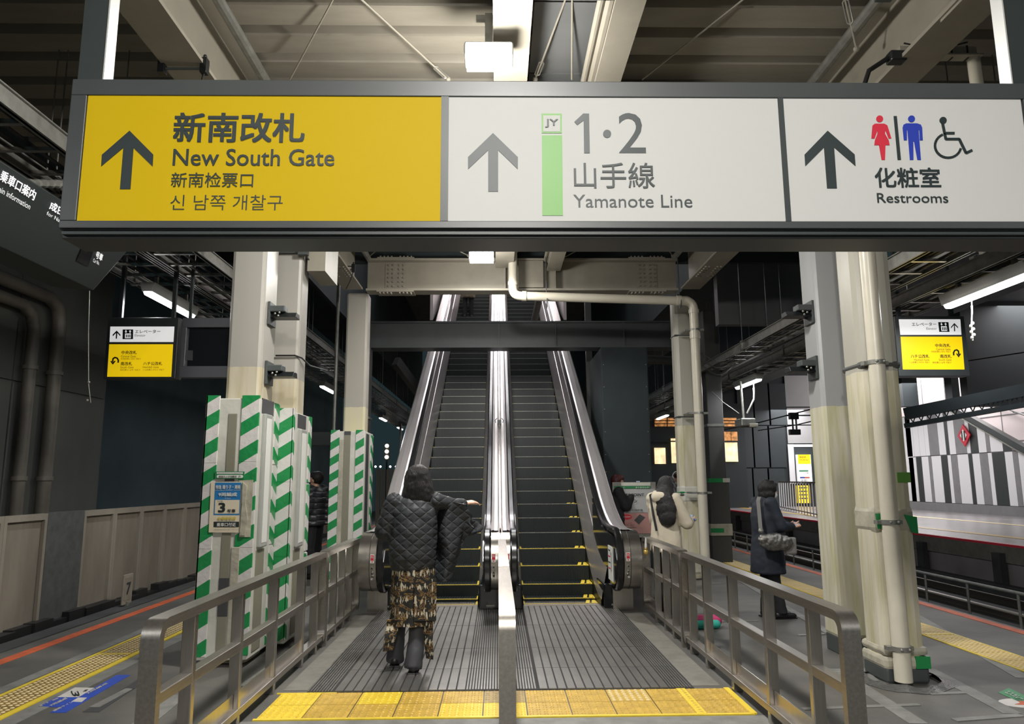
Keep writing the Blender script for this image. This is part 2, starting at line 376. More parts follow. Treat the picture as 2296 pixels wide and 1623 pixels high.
def text_px(s, x0, y0, x1, y1, Yp, material, t, bold=0., name='lettering'):
    """lettering on a wall-parallel plane at depth Yp, read off between two opposite corners of its box"""
    c = (y0+y1)/2; a = at(x0, c, Y=Yp); b = at(x1, c, Y=Yp); zt = at((x0+x1)/2, y0, Y=Yp).z; zb = at((x0+x1)/2, y1, Y=Yp).z
    return text(s, rel((a.x, Yp, zb), t), (b.x-a.x, 0, 0), (0, 0, zt-zb), material, t, bold, name)
def poly_px(mb, pts, Yp, t, th=.003):
    mb.prism([rel(at(x, y, Y=Yp), t) for x, y in pts], (0, -th, 0)); return mb
# ---------------------------------------------------------------- floor and ground
fl = struct(MB().box(-4.85, -5, -1.2, 5.45, 60, 0).build('floor', 'asphalt'))
def child_box(name, parent, material, *b, bevel=0):
    return MB().box(*b).build(name, material, parent, bevel)
child_box('orange_line', fl, 'orange', -4.45, -5, 0, -4.33, 48, .004)
child_box('orange_line', fl, 'orange', 5.27, -5, 0, 5.39, 48, .004)
child_box('edge_strip', fl, 'concrete_dark', -4.85, -5, 0, -4.62, 48, .012)
child_box('floor_patch', fl, 'asphalt_light', -3.84, 2, 0, -3.735, 40, .003)
child_box('floor_patch', fl, 'asphalt_light', -3.30, 2, 0, -3.16, 9, .003)
child_box('floor_patch', fl, 'concrete', -1.62, 5.9, 0, -1.435, 9.7, .004)
child_box('floor_patch', fl, 'concrete', 1.475, 5.9, 0, 1.69, 9.7, .004)
child_box('floor_patch', fl, 'asphalt_light', -1.9, 4.86, 0, 1.95, 5.17, .004)
_fl = [0]
def floor_line(a, b, wd, m='asphalt_light', name='floor_line'):
    _fl[0] += 1; hh = .0022+.0005*_fl[0]
    a = Vector((*a, 0)); b = Vector((*b, 0)); d = (b-a).normalized(); n = Vector((-d.y, d.x, 0))*wd/2
    return MB().prism([a+n, b+n, b-n, a-n], (0, 0, hh)).build(name, m, fl)
def fz(px, py): q = at(px, py, Z=0); return (q.x, q.y)
for p, q, wd in (((1965, 1330), (2296, 1520), .12), ((2080, 1500), (2270, 1600), .12), ((1870, 1500), (2060, 1623), .12), ((2085, 1556), (2165, 1553), .05),
                 ((1800, 1590), (2060, 1580), .05), ((2140, 1615), (2290, 1604), .06), ((1873, 1508), (1960, 1500), .05), ((1900, 1480), (1960, 1530), .1),
                 ((300, 1640), (400, 1560), .14), ((1640, 1290), (1860, 1420), .09), ((1790, 1425), (1850, 1422), .05), ((540, 1540), (640, 1470), .04), ((1600, 1395), (1700, 1393), .03)):
    floor_line(fz(*p), fz(*q), wd)
# tactile paving: every paver a part of the floor, domes modelled on it
def paver(nx, ny, sx, sy, h=.007, r=.0165, flat=False):
    b = MB().box(-sx/2, -sy/2, 0, sx/2, sy/2, h)
    if not flat:
        b.cur = 1
        for i in range(nx):
            for j in range(ny):
                x = -sx/2+sx*(i+.5)/nx; y = -sy/2+sy*(j+.5)/ny
                b.rings([[(x+q*math.cos(a), y+q*math.sin(a), z) for a in [k*math.pi/3 for k in range(6)]] for q, z in ((r, h), (r*.6, h+.005))])
    return b
pv = {k: paver(6, 6, .292, .292).mesh('tactile_paver', [m, dm]) for k, m, dm in (('a', 'tile_y', 'tile_y'), ('b', 'tile_y2', 'tile_y2'), ('c', 'tile_y3', 'tile_y3'), ('d', 'tile_brown', 'dome'), ('e', 'tile_y', 'dome'))}
far = 'babaacaaeaa'; near = 'baaabbaaaaa'
for k in range(11):
    x = -1.455+.3*k
    link('tactile_paver', pv[far[k]], fl, (x, 5.66, .001)); link('tactile_paver', pv[near[k]], fl, (x, 5.36, .001))
for a in ((-1.62, 5.185, 0, 1.71, 5.212, .009), (1.33, 5.2, 0, 1.395, 5.81, .011), (-1.64, 5.8, .0, -1.2, 5.815, .009)):
    child_box('yellow_tape', fl, 'yellow', *a)
MB().prism([(1.69, 5.2, 0), (1.73, 5.2, 0), (1.73, 5.82, 0), (1.69, 5.82, 0)], (0, 0, .011)).build('yellow_tape', 'yellow', fl)
for k in range(60):
    link('tactile_paver', pv['d'], fl, (-3.515, 4.2+.3*k, .001))
for k in range(70):
    link('tactile_paver', pv['e'], fl, (4.42, 4.6+.3*k, .001))
for x0, x1 in ((-3.70, -3.668), (-3.362, -3.31)): child_box('yellow_tape', fl, 'yellow', x0, 2, 0, x1, 24, .009)
child_box('yellow_tape', fl, 'yellow', -3.66, 7.13, 0, -3.37, 7.16, .0135)
for x0, x1 in ((4.255, 4.268), (4.572, 4.585)): child_box('yellow_tape', fl, 'yellow', x0, 2, 0, x1, 26, .009)
child_box('yellow_tape', fl, 'yellow', 4.28, 7.62, 0, 4.56, 7.645, .0135)
# boarding-position sticker on the left
def sticker(name, pts, m, parent, z0=0, z1=.003):
    return MB().prism([(*p, z0) for p in pts], (0, 0, z1-z0)).build(name, m, parent)
st = thing('floor_sticker', 'blue and white floor sticker with car number 3 beside yellow paving', 'floor sticker', (-3.15, 5.8, 0))
def S(px, py): q = at(px, py, Z=.003)-st.location; return (q.x, q.y)
sticker('blue_band', [S(112, 1597), S(147, 1597), S(292, 1513), S(262, 1513)], 'floor_blue', st, .0, .003)
sticker('blue_band', [S(88, 1583), S(130, 1585), S(180, 1562), S(128, 1562)], 'floor_blue', st, .0, .0035)
sticker('white_field', [S(128, 1563), S(176, 1563), S(212, 1542), S(168, 1541)], 'floor_white', st, .0, .0038)
sticker('white_field', [S(160, 1573), S(183, 1574), S(195, 1564), S(175, 1564)], 'floor_white', st, .0, .0042)
def stext(s, p0, p1, p2, m='floor_white', z=.0055, bold=.01):
    a = at(*p0, Z=z)-st.location; b = at(*p1, Z=z)-st.location; c = at(*p2, Z=z)-st.location
    return text(s, a, b-a, c-a, m, st, bold)
stext('3', (158, 1549), (163, 1561), (175, 1549), 'ink'); stext('号車', (184, 1551), (190, 1546), (193, 1550), 'ink')
stext('2両編成', (197, 1556), (243, 1532), (192, 1554)); stext('9両編成', (115, 1584), (152, 1566), (110, 1581)); stext('湘南ライン', (122, 1595), (165, 1574), (117, 1593))
stext('踊り子・湘南', (90, 1584), (132, 1566), (86, 1582))
t = thing('worn_floor_mark', 'scraped black and grey adhesive patch on floor beside blue sticker', 'floor mark', (-2.7, 5.9, 0))
def S2(px, py): q = at(px, py, Z=0)-t.location; return (q.x, q.y)
sticker('black_patch', [S2(185, 1597), S2(222, 1597), S2(300, 1545), S2(280, 1542)], 'charcoal', t)
sticker('black_patch', [S2(280, 1543), S2(302, 1544), S2(352, 1512), S2(325, 1511)], 'charcoal', t)
sticker('grey_patch', [S2(200, 1586), S2(222, 1587), S2(298, 1545), S2(282, 1544)], 'asphalt_light', t, 0, .0045)
t = thing('green_floor_sign', 'green floor sticker with white lettering at the right edge', 'floor sticker', (4.0, 5.3, 0))
def S3(px, py): q = at(px, py, Z=0)-t.location; return (q.x, q.y)
sticker('panel', [S3(2238, 1553), S3(2262, 1543), S3(2340, 1580), S3(2320, 1590)], 'sticker_green', t)
st = t; stext('エスカレーター', (2252, 1553), (2306, 1578), (2262, 1548), 'floor_white', .005)
t = thing('round_floor_sticker', 'round white floor sticker with orange mark below the green one', 'floor sticker', tuple(at(2294, 1577, Z=0)))
MB().prism([(.16*math.cos(a*.3), .11*math.sin(a*.3), 0) for a in range(21)], (0, 0, .003)).build('disc', 'floor_white', t)
MB().prism([(-.08, -.03, .003), (0, -.05, .003), (.09, .01, .003), (0, .05, .003), (-.02, .0, .003)], (0, 0, .002)).build('mark', 'orange', t)

# ---------------------------------------------------------------- left side: barrier and dark wall
lg = struct(MB().box(-7.2, -5, -1.3, -4.85, 60, -.12).build('ground', 'concrete_dark'))
bt = thing('platform_barrier', 'row of beige boards standing along the left platform edge', 'barrier', (-5.15, 4, -.12))
bp_ = MB().box(-.02, 0, 0, .0, .745, 1.34); bp_.cur = 1
bp_.box(0, 0, 1.27, .035, .745, 1.34).box(0, .0, 0, .035, .05, 1.27).box(0, .695, 0, .035, .745, 1.27)
bme = bp_.mesh('board', ['barrier', 'barrier_frame'])
gme = MB().box(-.02, 0, 0, .036, .745, 1.345).mesh('board', 'barrier_grey')
for k in range(26):
    y = 4.9+.75*k
    o = link('board', gme if k == 5 else bme, bt, (0, y-4, 0))
    if k == 5: o['label'] = 'flat dark grey board'
rb = MB(); random.seed(3); pts = []
for k in range(60):
    y = k*.33+.8; h = .10+.10*random.random(); rb.box(.0, y, .0, .10+.05*random.random(), y+.34, h)
rb.build('base_seal', 'cable', bt)
wl = struct(MB().box(-7.4, 6, -1.3, -7.0, 13.2, 7).build('wall_left', 'wall_brown'))
for k, (y0, y1) in enumerate(((6, 8.3), (8.33, 10.6), (10.63, 13.1))):
    for z0, z1 in ((-1.3, 3.0), (3.03, 6.9)): child_box('cladding_panel', wl, 'wall_brown', -7.0, y0, z0, -6.97, y1, z1)
wl2 = struct(MB().box(-8.6, 13.2, -1.3, -8.4, 40, 9).build('wall_left_rear', 'wall_teal'))
pa = []
for i, (y, r) in enumerate(((11.35, .10), (10.75, .085))):
    t = thing('wall_pipe', ['thicker old brown downpipe bent along the dark left wall', 'thinner old brown downpipe left of its thicker neighbour'][i], 'pipe', (-6.82, y, -1.2), 'old pipes on the left wall')
    zt = [4.35, 4.1][i]+1.2
    MB().tube([(0, 0, 0), (0, 0, zt-.3), (0, -.08, zt-.1), (0, -.3, zt)] + [(0, -3.5, zt)], r, 12).build('pipe', 'pipe_dark', t, smooth=True)
    for z in (1.6, 3.2): MB().tube([(0, 0, z+1.2), (0, 0, z+1.26)], r+.02, 12).build('collar', 'pipe_dark', t, smooth=True)
mk = thing('number_marker', 'small white marker plate reading 7 by the left platform edge', 'marker', (-4.75, 9.86, 0))
MB().box(-.01, -.12, .03, .01, .12, .40).build('plate', 'barrier_frame', mk, bevel=.003)
MB().box(-.03, -.03, -.0, .03, .03, .06).build('foot', 'galv', mk)
MB().box(.01, -.09, .08, .014, .09, .36).build('face', 'barrier', mk)
text('7', (.016, -.05, .15), (0, .11, 0), (0, 0, .15), 'ink', mk, .02)

# ---------------------------------------------------------------- canopy ceiling, beams, girders
ce = struct(MB().box(-5.2, -8, 5.42, 5.9, 11.9, 5.55).build('ceiling', 'deck_dark'))
rib = MB().hexa([(-5.2, 0, 0), (5.9, 0, 0), (5.9, .26, 0), (-5.2, .26, 0), (-5.2, -.04, .12), (5.9, -.04, .12), (5.9, .30, .12), (-5.2, .30, .12)]).mesh('deck_rib', 'deck')
for k in range(48): link('deck_rib', rib, ce, (0, -7.6+.405*k, 5.30))
for k in range(14): child_box('ceiling_panel', ce, 'grey_panel', .30, -3+1.03*k, 5.255, .80, -3+1.03*k+1.01, 5.28)
def hbeam(mb, a, b, wd, ht, fl_=.03, web=.03):
    """steel H section between two points of its underside centre line"""
    a = Vector(a); b = Vector(b); z = Vector((0, 0, 1))
    mb.bar(a+z*fl_/2, b+z*fl_/2, wd, fl_); mb.bar(a+z*(ht-fl_/2), b+z*(ht-fl_/2), wd, fl_); mb.bar(a+z*ht/2, b+z*ht/2, web, ht-2*fl_)
    return mb
def bolts(mb, pts, n=(0, -1, 0), r=.014, h=.018):
    n = Vector(n)
    for p in pts: p = Vector(p); mb.tube([p, p+n*h], r, 6)
    return mb
t = thing('roof_girder', 'cream steel girder along the left column line under the canopy', 'girder', (-2.33, 0, 4.62), 'longitudinal roof girders')
hbeam(MB(), (0, -8, 0), (0, 11.6, 0), .31, .66).build('beam', 'cream_beam', t)
bb = MB(); [bolts(bb, [(sx*.11, y, 0), (sx*.06, y, 0)], (0, 0, -1)) for sx in (-1, 1) for y in (10.3, 10.4, 10.5, 10.6, 10.7, 10.8)]
bb.build('bolts', 'cream_beam', t)['kind'] = 'stuff'
t = thing('roof_girder', 'cream steel girder along the right column line under the canopy', 'girder', (3.15, 0, 4.62), 'longitudinal roof girders')
hbeam(MB(), (0, -8, 0), (0, 11.6, 0), .31, .66).build('beam', 'cream_beam', t)
bb = MB(); [bolts(bb, [(sx*.11, y, 0), (sx*.06, y, 0)], (0, 0, -1), .018) for sx in (-1, 1) for y in (4.0, 4.12, 4.24, 4.36, 10.3, 10.4, 10.5, 10.6, 10.7, 10.8)]
bb.build('bolts', 'cream_beam', t)['kind'] = 'stuff'
MB().box(-.14, 3.85, -.02, .14, 4.5, 0).build('splice_plate', 'cream_beam', t)
t = thing('roof_purlin', 'cream steel purlin running through the middle of the canopy above the lamps', 'purlin', (.12, 0, 4.98), 'longitudinal roof purlins')
hbeam(MB(), (0, -8, 0), (0, 11.6, 0), .29, .3).build('beam', 'cream_beam', t)
t = thing('roof_purlin', 'cream steel purlin right of the middle one, beside two conduits', 'purlin', (1.04, 0, 4.93), 'longitudinal roof purlins')
hbeam(MB(), (0, -8, 0), (-.12, 11.6, 0), .22, .35).build('beam', 'cream_beam', t)
for y, lab in ((6.45, 'cream cross girder hidden behind the large direction sign'), (-1.5, 'cream cross girder behind the viewer under the canopy')):
    t = thing('cross_girder', lab, 'girder', (0, y, 4.62), 'cross girders')
    hbeam(MB(), (-2.2, 0, 0), (3.0, 0, 0), .26, .5).build('beam', 'cream_beam', t)
# main cross girder over the escalators
t = thing('cross_girder', 'cream bolted cross girder spanning between columns in front of escalators', 'girder', (0, 11.72, 4.60), 'cross girders')
hbeam(MB(), (-2.12, 0, 0), (2.95, 0, 0), .28, .54, .035).build('beam', 'cream_beam', t)
for x in (-1.65, 2.45):
    MB().box(x-.18, -.022, .07, x+.18, -.014, .47).build('splice_plate', 'cream_beam', t)
    MB().box(x-.3, -.14, -.02, x+.3, .14, 0).build('splice_plate', 'cream_beam', t)
    MB().box(x-.3, -.14, .54, x+.3, .14, .56).build('splice_plate', 'cream_beam', t)
    bb = MB()
    bolts(bb, [(x+dx, -.022, z) for dx in (-.12, -.05, .05, .12) for z in (.1, .17, .24, .31, .38, .45)])
    bolts(bb, [(x+dx, dy, -.02) for dx in (-.25, -.19, -.13, -.07, .07, .13, .19, .25) for dy in (-.11, -.05)], (0, 0, -1), .015, .022)
    bolts(bb, [(x+dx, -.12, .56) for dx in (-.25, -.19, -.13, -.07, .07, .13, .19, .25)], (0, 0, 1), .015, .022)
    bb.build('bolts', 'cream_beam', t)['kind'] = 'stuff'
for x in (.13, .95): MB().box(x-.006, -.13, .03, x+.006, 0, .5).build('stiffener', 'cream_beam', t)
MB().box(.35, -.135, .05, .75, -.02, .5).build('gusset_plate', 'cream_beam', t)
t = thing('dark_girder', 'dark grey box girder crossing in front of the upper escalators', 'girder', (0, 14, 4.10))
MB().box(-2.75, 0, 0, 3.62, .3, .50).box(-2.75, -.06, .48, 3.62, .36, .51).box(-2.75, -.06, -.01, 3.62, .36, .02).build('beam', 'dark_steel', t)
for x in (.02, 1.12, 2.45): MB().box(x, -.05, 0, x+.02, .0, .5).build('stiffener', 'dark_steel', t)
for x in (-2.55, ):
    t = thing('dark_column', 'dark grey steel column behind the striped rear left column', 'column', (x, 13.95, 0))
    MB().box(-.10, -.1, 0, .13, .2, 4.1).build('shaft', 'dark_column', t, bevel=.03); MB().box(-.11, -.11, 2.72, .14, .21, 2.76).build('band', 'galv', t)
t = thing('dark_column', 'dark grey column with green tape behind the right drainpipe column', 'column', (4.25, 14.3, 0))
MB().box(-.15, 0, 0, .17, .3, 4.9).build('shaft', 'dark_column', t, bevel=.02)
MB().box(-.18, -.03, 0, .20, .33, 1.55).build('cladding', 'dark_column', t, bevel=.01)
MB().box(-.19, -.04, 1.50, .21, .34, 1.58).build('tape_band', 'tape_flat', t); MB().box(.08, -.045, 1.50, .215, .345, 1.58).build('white_tape', 'white', t); MB().box(-.2, -.05, .50, .22, .35, .72).build('torn_wrap', 'white_dirty', t, bevel=.01); MB().box(-.2, -.055, .56, .05, -.045, .64).build('tape_band', 'tape_flat', t)
MB().box(-.16, -.01, 2.58, .18, .31, 2.63).build('band', 'galv', t)
struct(MB().box(-5.2, 11.75, 5.12, 5.9, 11.86, 5.45).build('trim_2', 'wall_dark'))
# escalator shaft surroundings
for s, nm in ((-1, 'wall_shaft_left'), (1, 'wall_shaft_right')):
    struct(MB().box(*sorted((s*3.5+.1, s*3.6+.1))[:1], 12.0, 5.2, sorted((s*3.5+.1, s*3.6+.1))[1], 33, 13).build(nm, 'wall_dark'))
struct(MB().box(-3.5, 26.2, 8.3, 3.6, 34, 8.55).build('floor_upper', 'concrete'))
struct(MB().box(-3.5, 34, 8.3, 3.6, 34.2, 13.2).build('wall_upper_rear', 'pink_white'))
struct(MB().prism([(-3.5, 12.1, .55*12.1-5.45+4.4), (3.6, 12.1, .55*12.1-5.45+4.4), (3.6, 26, .55*26-5.45+4.4), (-3.5, 26, .55*26-5.45+4.4)], (0, 0, .12)).build('ceiling_added_soffit', 'wall_pale'))  # bright soffit added out of view for the escalator steel to reflect
struct(MB().box(-3.5, 26, 13.3, 3.6, 34, 13.5).build('ceiling_upper', 'deck'))
for k, y in enumerate((13.6, 16.4, 19.2, 22.0, 24.8)):  # unseen lamps added to give bright patches in the steel reflections
    t = thing('unseen_soffit_lamp', ['lowest', 'second lowest', 'middle', 'second highest', 'highest'][k]+' unseen lamp on the added soffit over the escalators', 'lamp', (.03, y, .55*y-5.45+4.31), 'unseen lamps on the added soffit')
    MB().box(-1.3, -.1, -.06, 1.3, .1, .02).build('housing', 'lamp_body', t); MB().box(-1.25, -.08, -.085, 1.25, .08, -.06).build('lens', 'tube', t)
for s in (-1, 1):
    x = .03+s*1.78
    o = MB().prism([(x, 19.6, .55*19.6-4.9), (x, 30, .55*26-4.2), (x, 30, 12.9), (x, 19.6, 12.9)], (s*.08, 0, 0)).build('wall_escalator_%s' % ('left' if s < 0 else 'right'), 'pink_white'); struct(o)
struct(MB().box(-5.2, 12, 5.9, -3.5, 60, 6.0).build('ceiling_left', 'wall_dark')); struct(MB().box(3.7, 12, 5.9, 5.9, 60, 6.0).build('ceiling_right', 'wall_dark'))
struct(MB().box(3.9, 12.6, 4.25, 5.8, 12.8, 5.4).build('trim_1', 'grey_panel'))
t = thing('brace_beam', 'grey sloping steel brace behind the dark rear left column', 'beam', (-2.3, 16.5, 4.0))
MB().bar((0, 0, .25), (.9, 1.6, -1.0), .14, .22).build('beam', 'dark_column', t)
t = thing('machine_housing', 'tall dark grey riveted panel housing beside the right escalator', 'housing', (2.26, 13, 0))
MB().box(-.40, 0, 0, .44, 1.6, 3.92).build('body', 'wall_dark', t, bevel=.02)
bb = MB(); bolts(bb, [(x, 0, z) for x in (-.36, .40) for z in (1.7, 2.0, 2.4, 2.8, 3.2, 3.6)], r=.008, h=.008); bb.build('rivets', 'galv', t)['kind'] = 'stuff'
t = thing('dark_post', 'slim grey steel post left of the riveted panel housing', 'post', (1.92, 15.4, 0))
MB().box(-.04, -.05, 0, .09, .05, 5.8).build('shaft', 'dark_column', t)
t = thing('capped_pipe', 'grey horizontal capped pipe under the dark girder at right', 'pipe', (3.1, 15.0, 4.05))
MB().tube([(-.6, 0, 0), (.9, .4, 0)], .09, 12).tube([(-.66, 0, 0), (-.4, .06, 0)], .13, 12).build('pipe', 'dark_column', t, smooth=True)
# ---------------------------------------------------------------- large hanging sign
YS = 2.85
sg = thing('direction_sign', 'long grey hanging sign with one yellow and two white panels', 'sign', (.25, YS, 2.52))
fb = MB(); c = (sg.location.x, YS, 2.52)
X0, X1 = -1.745-c[0], 2.30-c[0]
fb.box(X0, -.0, .03, X1, .20, .68)
fb.box(X0, -.012, .605, X1, 0, .675).box(X0, -.012, .035, X1, 0, .066).box(X0, -.012, .066, X0+.065, 0, .605).box(2.215-c[0], -.012, .066, X1, 0, .605)
fb.box(X0, .015, 0, X1, .19, .03)
fb.build('frame', 'frame', sg, bevel=.003)
MB().box(X0+.01, -.004, .012, X1-.01, .015, .024).build('drip_channel', 'frame_dark', sg)
def panel(name, x0, x1, m):
    return MB().box(x0-c[0], -.006, .066, x1-c[0], 0, .605).build(name, m, sg)
py_ = panel('yellow_panel', -1.678, -.229, 'sign_y'); pw1 = panel('white_panel', -.198, 1.175, 'sign_w'); pw2 = panel('white_panel', 1.197, 2.208, 'sign_w')
for x0, x1 in ((-.229, -.198), (1.175, 1.197)): MB().box(x0-c[0], -.012, .066, x1-c[0], 0, .605).build('divider', 'frame_dark', sg)
def tpx(s, x0, y0, x1, y1, m, pan, bold=0.):
    a = at(x0, (y0+y1)/2, Y=YS-.008)-sg.location; b = at(x1, (y0+y1)/2, Y=YS-.008)-sg.location
    zt = at((x0+x1)/2, y0, Y=YS-.008).z-c[2]; zb = at((x0+x1)/2, y1, Y=YS-.008).z-c[2]
    return text(s, (a.x, -.0085, zb), (b.x-a.x, 0, 0), (0, 0, zt-zb), m, pan, bold)
def ppx(pts, m, pan, name='pictogram', ox=0, sc=1):
    mb = MB(); mb.prism([at(ox+x/sc, y/sc, Y=YS-.006)-sg.location for x, y in pts], (0, -.0025, 0)); return mb.build(name, m, pan)
tpx('新南改札', 389, 253, 684, 320, 'ink', py_, .022); tpx('New South Gate', 388, 334, 750, 372, 'ink', py_, .008)
tpx('新南检票口', 384, 387, 568, 420, 'ink', py_, .004); tpx('신 남쪽 개찰구', 382, 437, 634, 471, 'ink', py_, -.004)
A1 = [(835, 842), (987, 995), (983, 1072), (860, 952), (840, 1218), (773, 1218), (795, 952), (652, 1072), (657, 997)]
ppx(A1, 'ink', py_, 'arrow', 0, 2.87)
ppx([(1020, 857), (1180, 1012), (1180, 1090), (1053, 967), (1053, 1233), (989, 1233), (989, 967), (859, 1090), (859, 1012)], 'ink_grey', pw1, 'arrow', 750, 2.87)
ppx([(1031, 842), (1205, 995), (1211, 1070), (1073, 950), (1091, 1213), (1028, 1213), (1008, 950), (888, 1070), (883, 995)], 'ink', pw2, 'arrow', 1496, 2.87)
Q = lambda x, y: (750+x/2.87, y/2.87)
ppx([(1335, 872), (1465, 872), (1470, 1387), (1337, 1387)], 'green_sign', pw1, 'line_bar', 750, 2.87)
ppx([(1333, 732), (1463, 732), (1463, 858), (1333, 858)], 'green_sign', pw1, 'line_badge', 750, 2.87)
mb = MB(); mb.prism([at(750+x/2.87, y/2.87, Y=YS-.0085)-sg.location for x, y in ((1344, 743), (1452, 743), (1452, 847), (1344, 847))], (0, -.001, 0)); mb.build('badge_field', 'sign_w', pw1)
def tz(s, x0, y0, x1, y1, m, pan, bold=0., ox=750, sc=2.87, dy=0):
    o = tpx(s, ox+x0/sc, y0/sc, ox+x1/sc, y1/sc, m, pan, bold)
    if dy: o.location.y = dy
    return o
tz('JY', 1355, 768, 1440, 824, 'ink_grey', pw1, .02, dy=-.0025)
ppx([(1543, 785), (1600, 732), (1638, 732), (1643, 986), (1606, 986), (1603, 776), (1562, 806)], 'ink_grey', pw1, 'numeral', 750, 2.87)
ppx([(1754+26*math.cos(a*.314), 862+26*math.sin(a*.314)) for a in range(20)], 'ink_grey', pw1, 'dot', 750, 2.87)
tz('2', 1828, 727, 2000, 984, 'ink', pw1, 0)
tz('山手線', 1540, 1047, 2060, 1212, 'ink', pw1, .004); tz('Yamanote Line', 1537, 1253, 2302, 1335, 'ink', pw1, 0)
tz('化粧室', 1335, 1078, 1758, 1208, 'ink', pw2, .016, 1496); tz('Restrooms', 1350, 1243, 1806, 1305, 'ink', pw2, .002, 1496)
ppx([(1456, 748), (1476, 748), (1503, 1030), (1482, 1030)], 'ink', pw2, 'bar', 1496, 2.87)
circ = lambda x, y, r: [(x+r*math.cos(a*.314), y+r*math.sin(a*.314)) for a in range(20)]
for pts, m in ((circ(1366, 766, 22), 'red'), ([(1335, 797), (1395, 797), (1415, 808), (1441, 892), (1424, 892), (1403, 838), (1400, 862), (1424, 905), (1430, 935), (1403, 935), (1400, 1030), (1379, 1030), (1362, 935), (1332, 935), (1335, 905), (1352, 862), (1352, 838), (1333, 892), (1313, 892), (1320, 808)], 'red'),
               (circ(1571, 766, 22), 'blue'), ([(1536, 795), (1606, 795), (1630, 803), (1639, 822), (1643, 904), (1625, 904), (1621, 838), (1616, 838), (1631, 1030), (1609, 1030), (1588, 912), (1582, 912), (1583, 1030), (1561, 1030), (1545, 838), (1541, 838), (1541, 904), (1522, 904), (1514, 822), (1520, 803)], 'blue'),
               (circ(1774, 776, 23), 'ink')): ppx(pts, m, pw2, 'pictogram', 1496, 2.87)
def stroke(pts, wd, m, pan, ox, sc, name='pictogram', y=None):
    mb = MB()
    for (xa, ya), (xb, yb) in zip(pts, pts[1:]):
        d = Vector((xb-xa, yb-ya)).normalized(); n = Vector((-d.y, d.x))*wd/2; e = d*wd*.12
        mb.prism([at(ox+(x)/sc, (y_)/sc, Y=YS-.006)-sg.location for x, y_ in ((xa+n.x-e.x, ya+n.y-e.y), (xb+n.x+e.x, yb+n.y+e.y), (xb-n.x+e.x, yb-n.y+e.y), (xa-n.x-e.x, ya-n.y-e.y))], (0, -.0025, 0))
    return mb.build(name, m, pan)
stroke([(1770, 790), (1792, 896), (1878, 896), (1922, 986), (1960, 968)], 17, 'ink', pw2, 1496, 2.87)
stroke([(1780, 858), (1846, 858)], 17, 'ink', pw2, 1496, 2.87)
stroke([(1806+84*math.cos(R(a)), 938+78*math.sin(R(a))) for a in [245-i*11 for i in range(22)]], 15, 'ink', pw2, 1496, 2.87)
for x, d in ((-1.70, 1), (2.265, -1)):
    MB().box(x-c[0]-.05, .03, .68, x-c[0]+.05, .10, 2.9).build('hanger_post', 'frame_dark', sg)
    MB().box(*sorted((x-c[0]+.052*d, x-c[0]+.058*d))[:1], .03, .68, sorted((x-c[0]+.052*d, x-c[0]+.058*d))[1], .10, 2.9).build('hanger_face', 'lamp_body', sg)
# ---------------------------------------------------------------- elevator signs
YE = 8.3
def mini_sign(mir, label, x0, x1, loc_x):
    z0, z1 = 2.715, 3.42
    t = thing('elevator_sign', label, 'sign', (loc_x, YE, z0))
    L = lambda x: x-loc_x
    MB().box(L(x0), 0, 0, L(x1), .16, z1-z0).build('frame', 'frame', t, bevel=.006)
    for x in (x0+.1, x1-.1): MB().box(L(x)-.02, .06, z1-z0, L(x)+.02, .1, z1-z0+1.25).build('hanger_post', 'frame_dark', t)
    return t
sl = mini_sign(0, 'elevator sign with yellow lower panel hanging at the left of the tall striped column', at(241, 780, Y=YE).x-.02, at(397, 780, Y=YE).x+.0, -4.05)
sr = mini_sign(1, 'mirrored elevator sign with yellow lower panel hanging right of the drainpipe column', at(2014, 770, Y=YE).x-.02, at(2168, 770, Y=YE).x, 4.85)
def q_(t, x, y, dy): p = at(x, y, Y=YE-dy)-t.location; return Vector((p.x, p.y, p.z))
def quad(t, pts, m, dy, name, th=.004, parent=None):
    return MB().prism([q_(t, x, y, dy) for x, y in pts], (0, -th, 0)).build(name, m, parent or t)
Z4 = lambda x, y: (x/4.057, 500+y/4.057)
wp = quad(sl, [Z4(1005, 942), Z4(1587, 942), Z4(1578, 1082), Z4(998, 1082)], 'sign_w2', 0, 'white_panel')
yp = quad(sl, [Z4(995, 1103), Z4(1575, 1103), Z4(1558, 1398), Z4(976, 1398)], 'sign_y2', 0, 'yellow_panel')
def tq(t, s, x0, y0, x1, y1, m, pan, bold=0., dy=.006):
    c_ = (y0+y1)/2; a = q_(t, x0, c_, dy); b = q_(t, x1, c_, dy); zt = q_(t, (x0+x1)/2, y0, dy).z; zb = q_(t, (x0+x1)/2, y1, dy).z
    return text(s, (a.x, -dy, zb), (b.x-a.x, 0, 0), (0, 0, zt-zb), m, pan, bold)
def tq4(s, x0, y0, x1, y1, pan, bold=0., m='ink'): return tq(sl, s, *Z4(x0, y0), *Z4(x1, y1), m, pan, bold)
tq4('エレベーター', 1228, 970, 1460, 1002, wp, .01); tq4('Elevator', 1226, 1010, 1325, 1032, wp)
quad(sl, [Z4(*p) for p in ((1062, 978), (1096, 1015), (1094, 1030), (1068, 1000), (1064, 1052), (1053, 1052), (1056, 1000), (1027, 1030), (1025, 1015))], 'ink', .004, 'arrow', .002, wp)
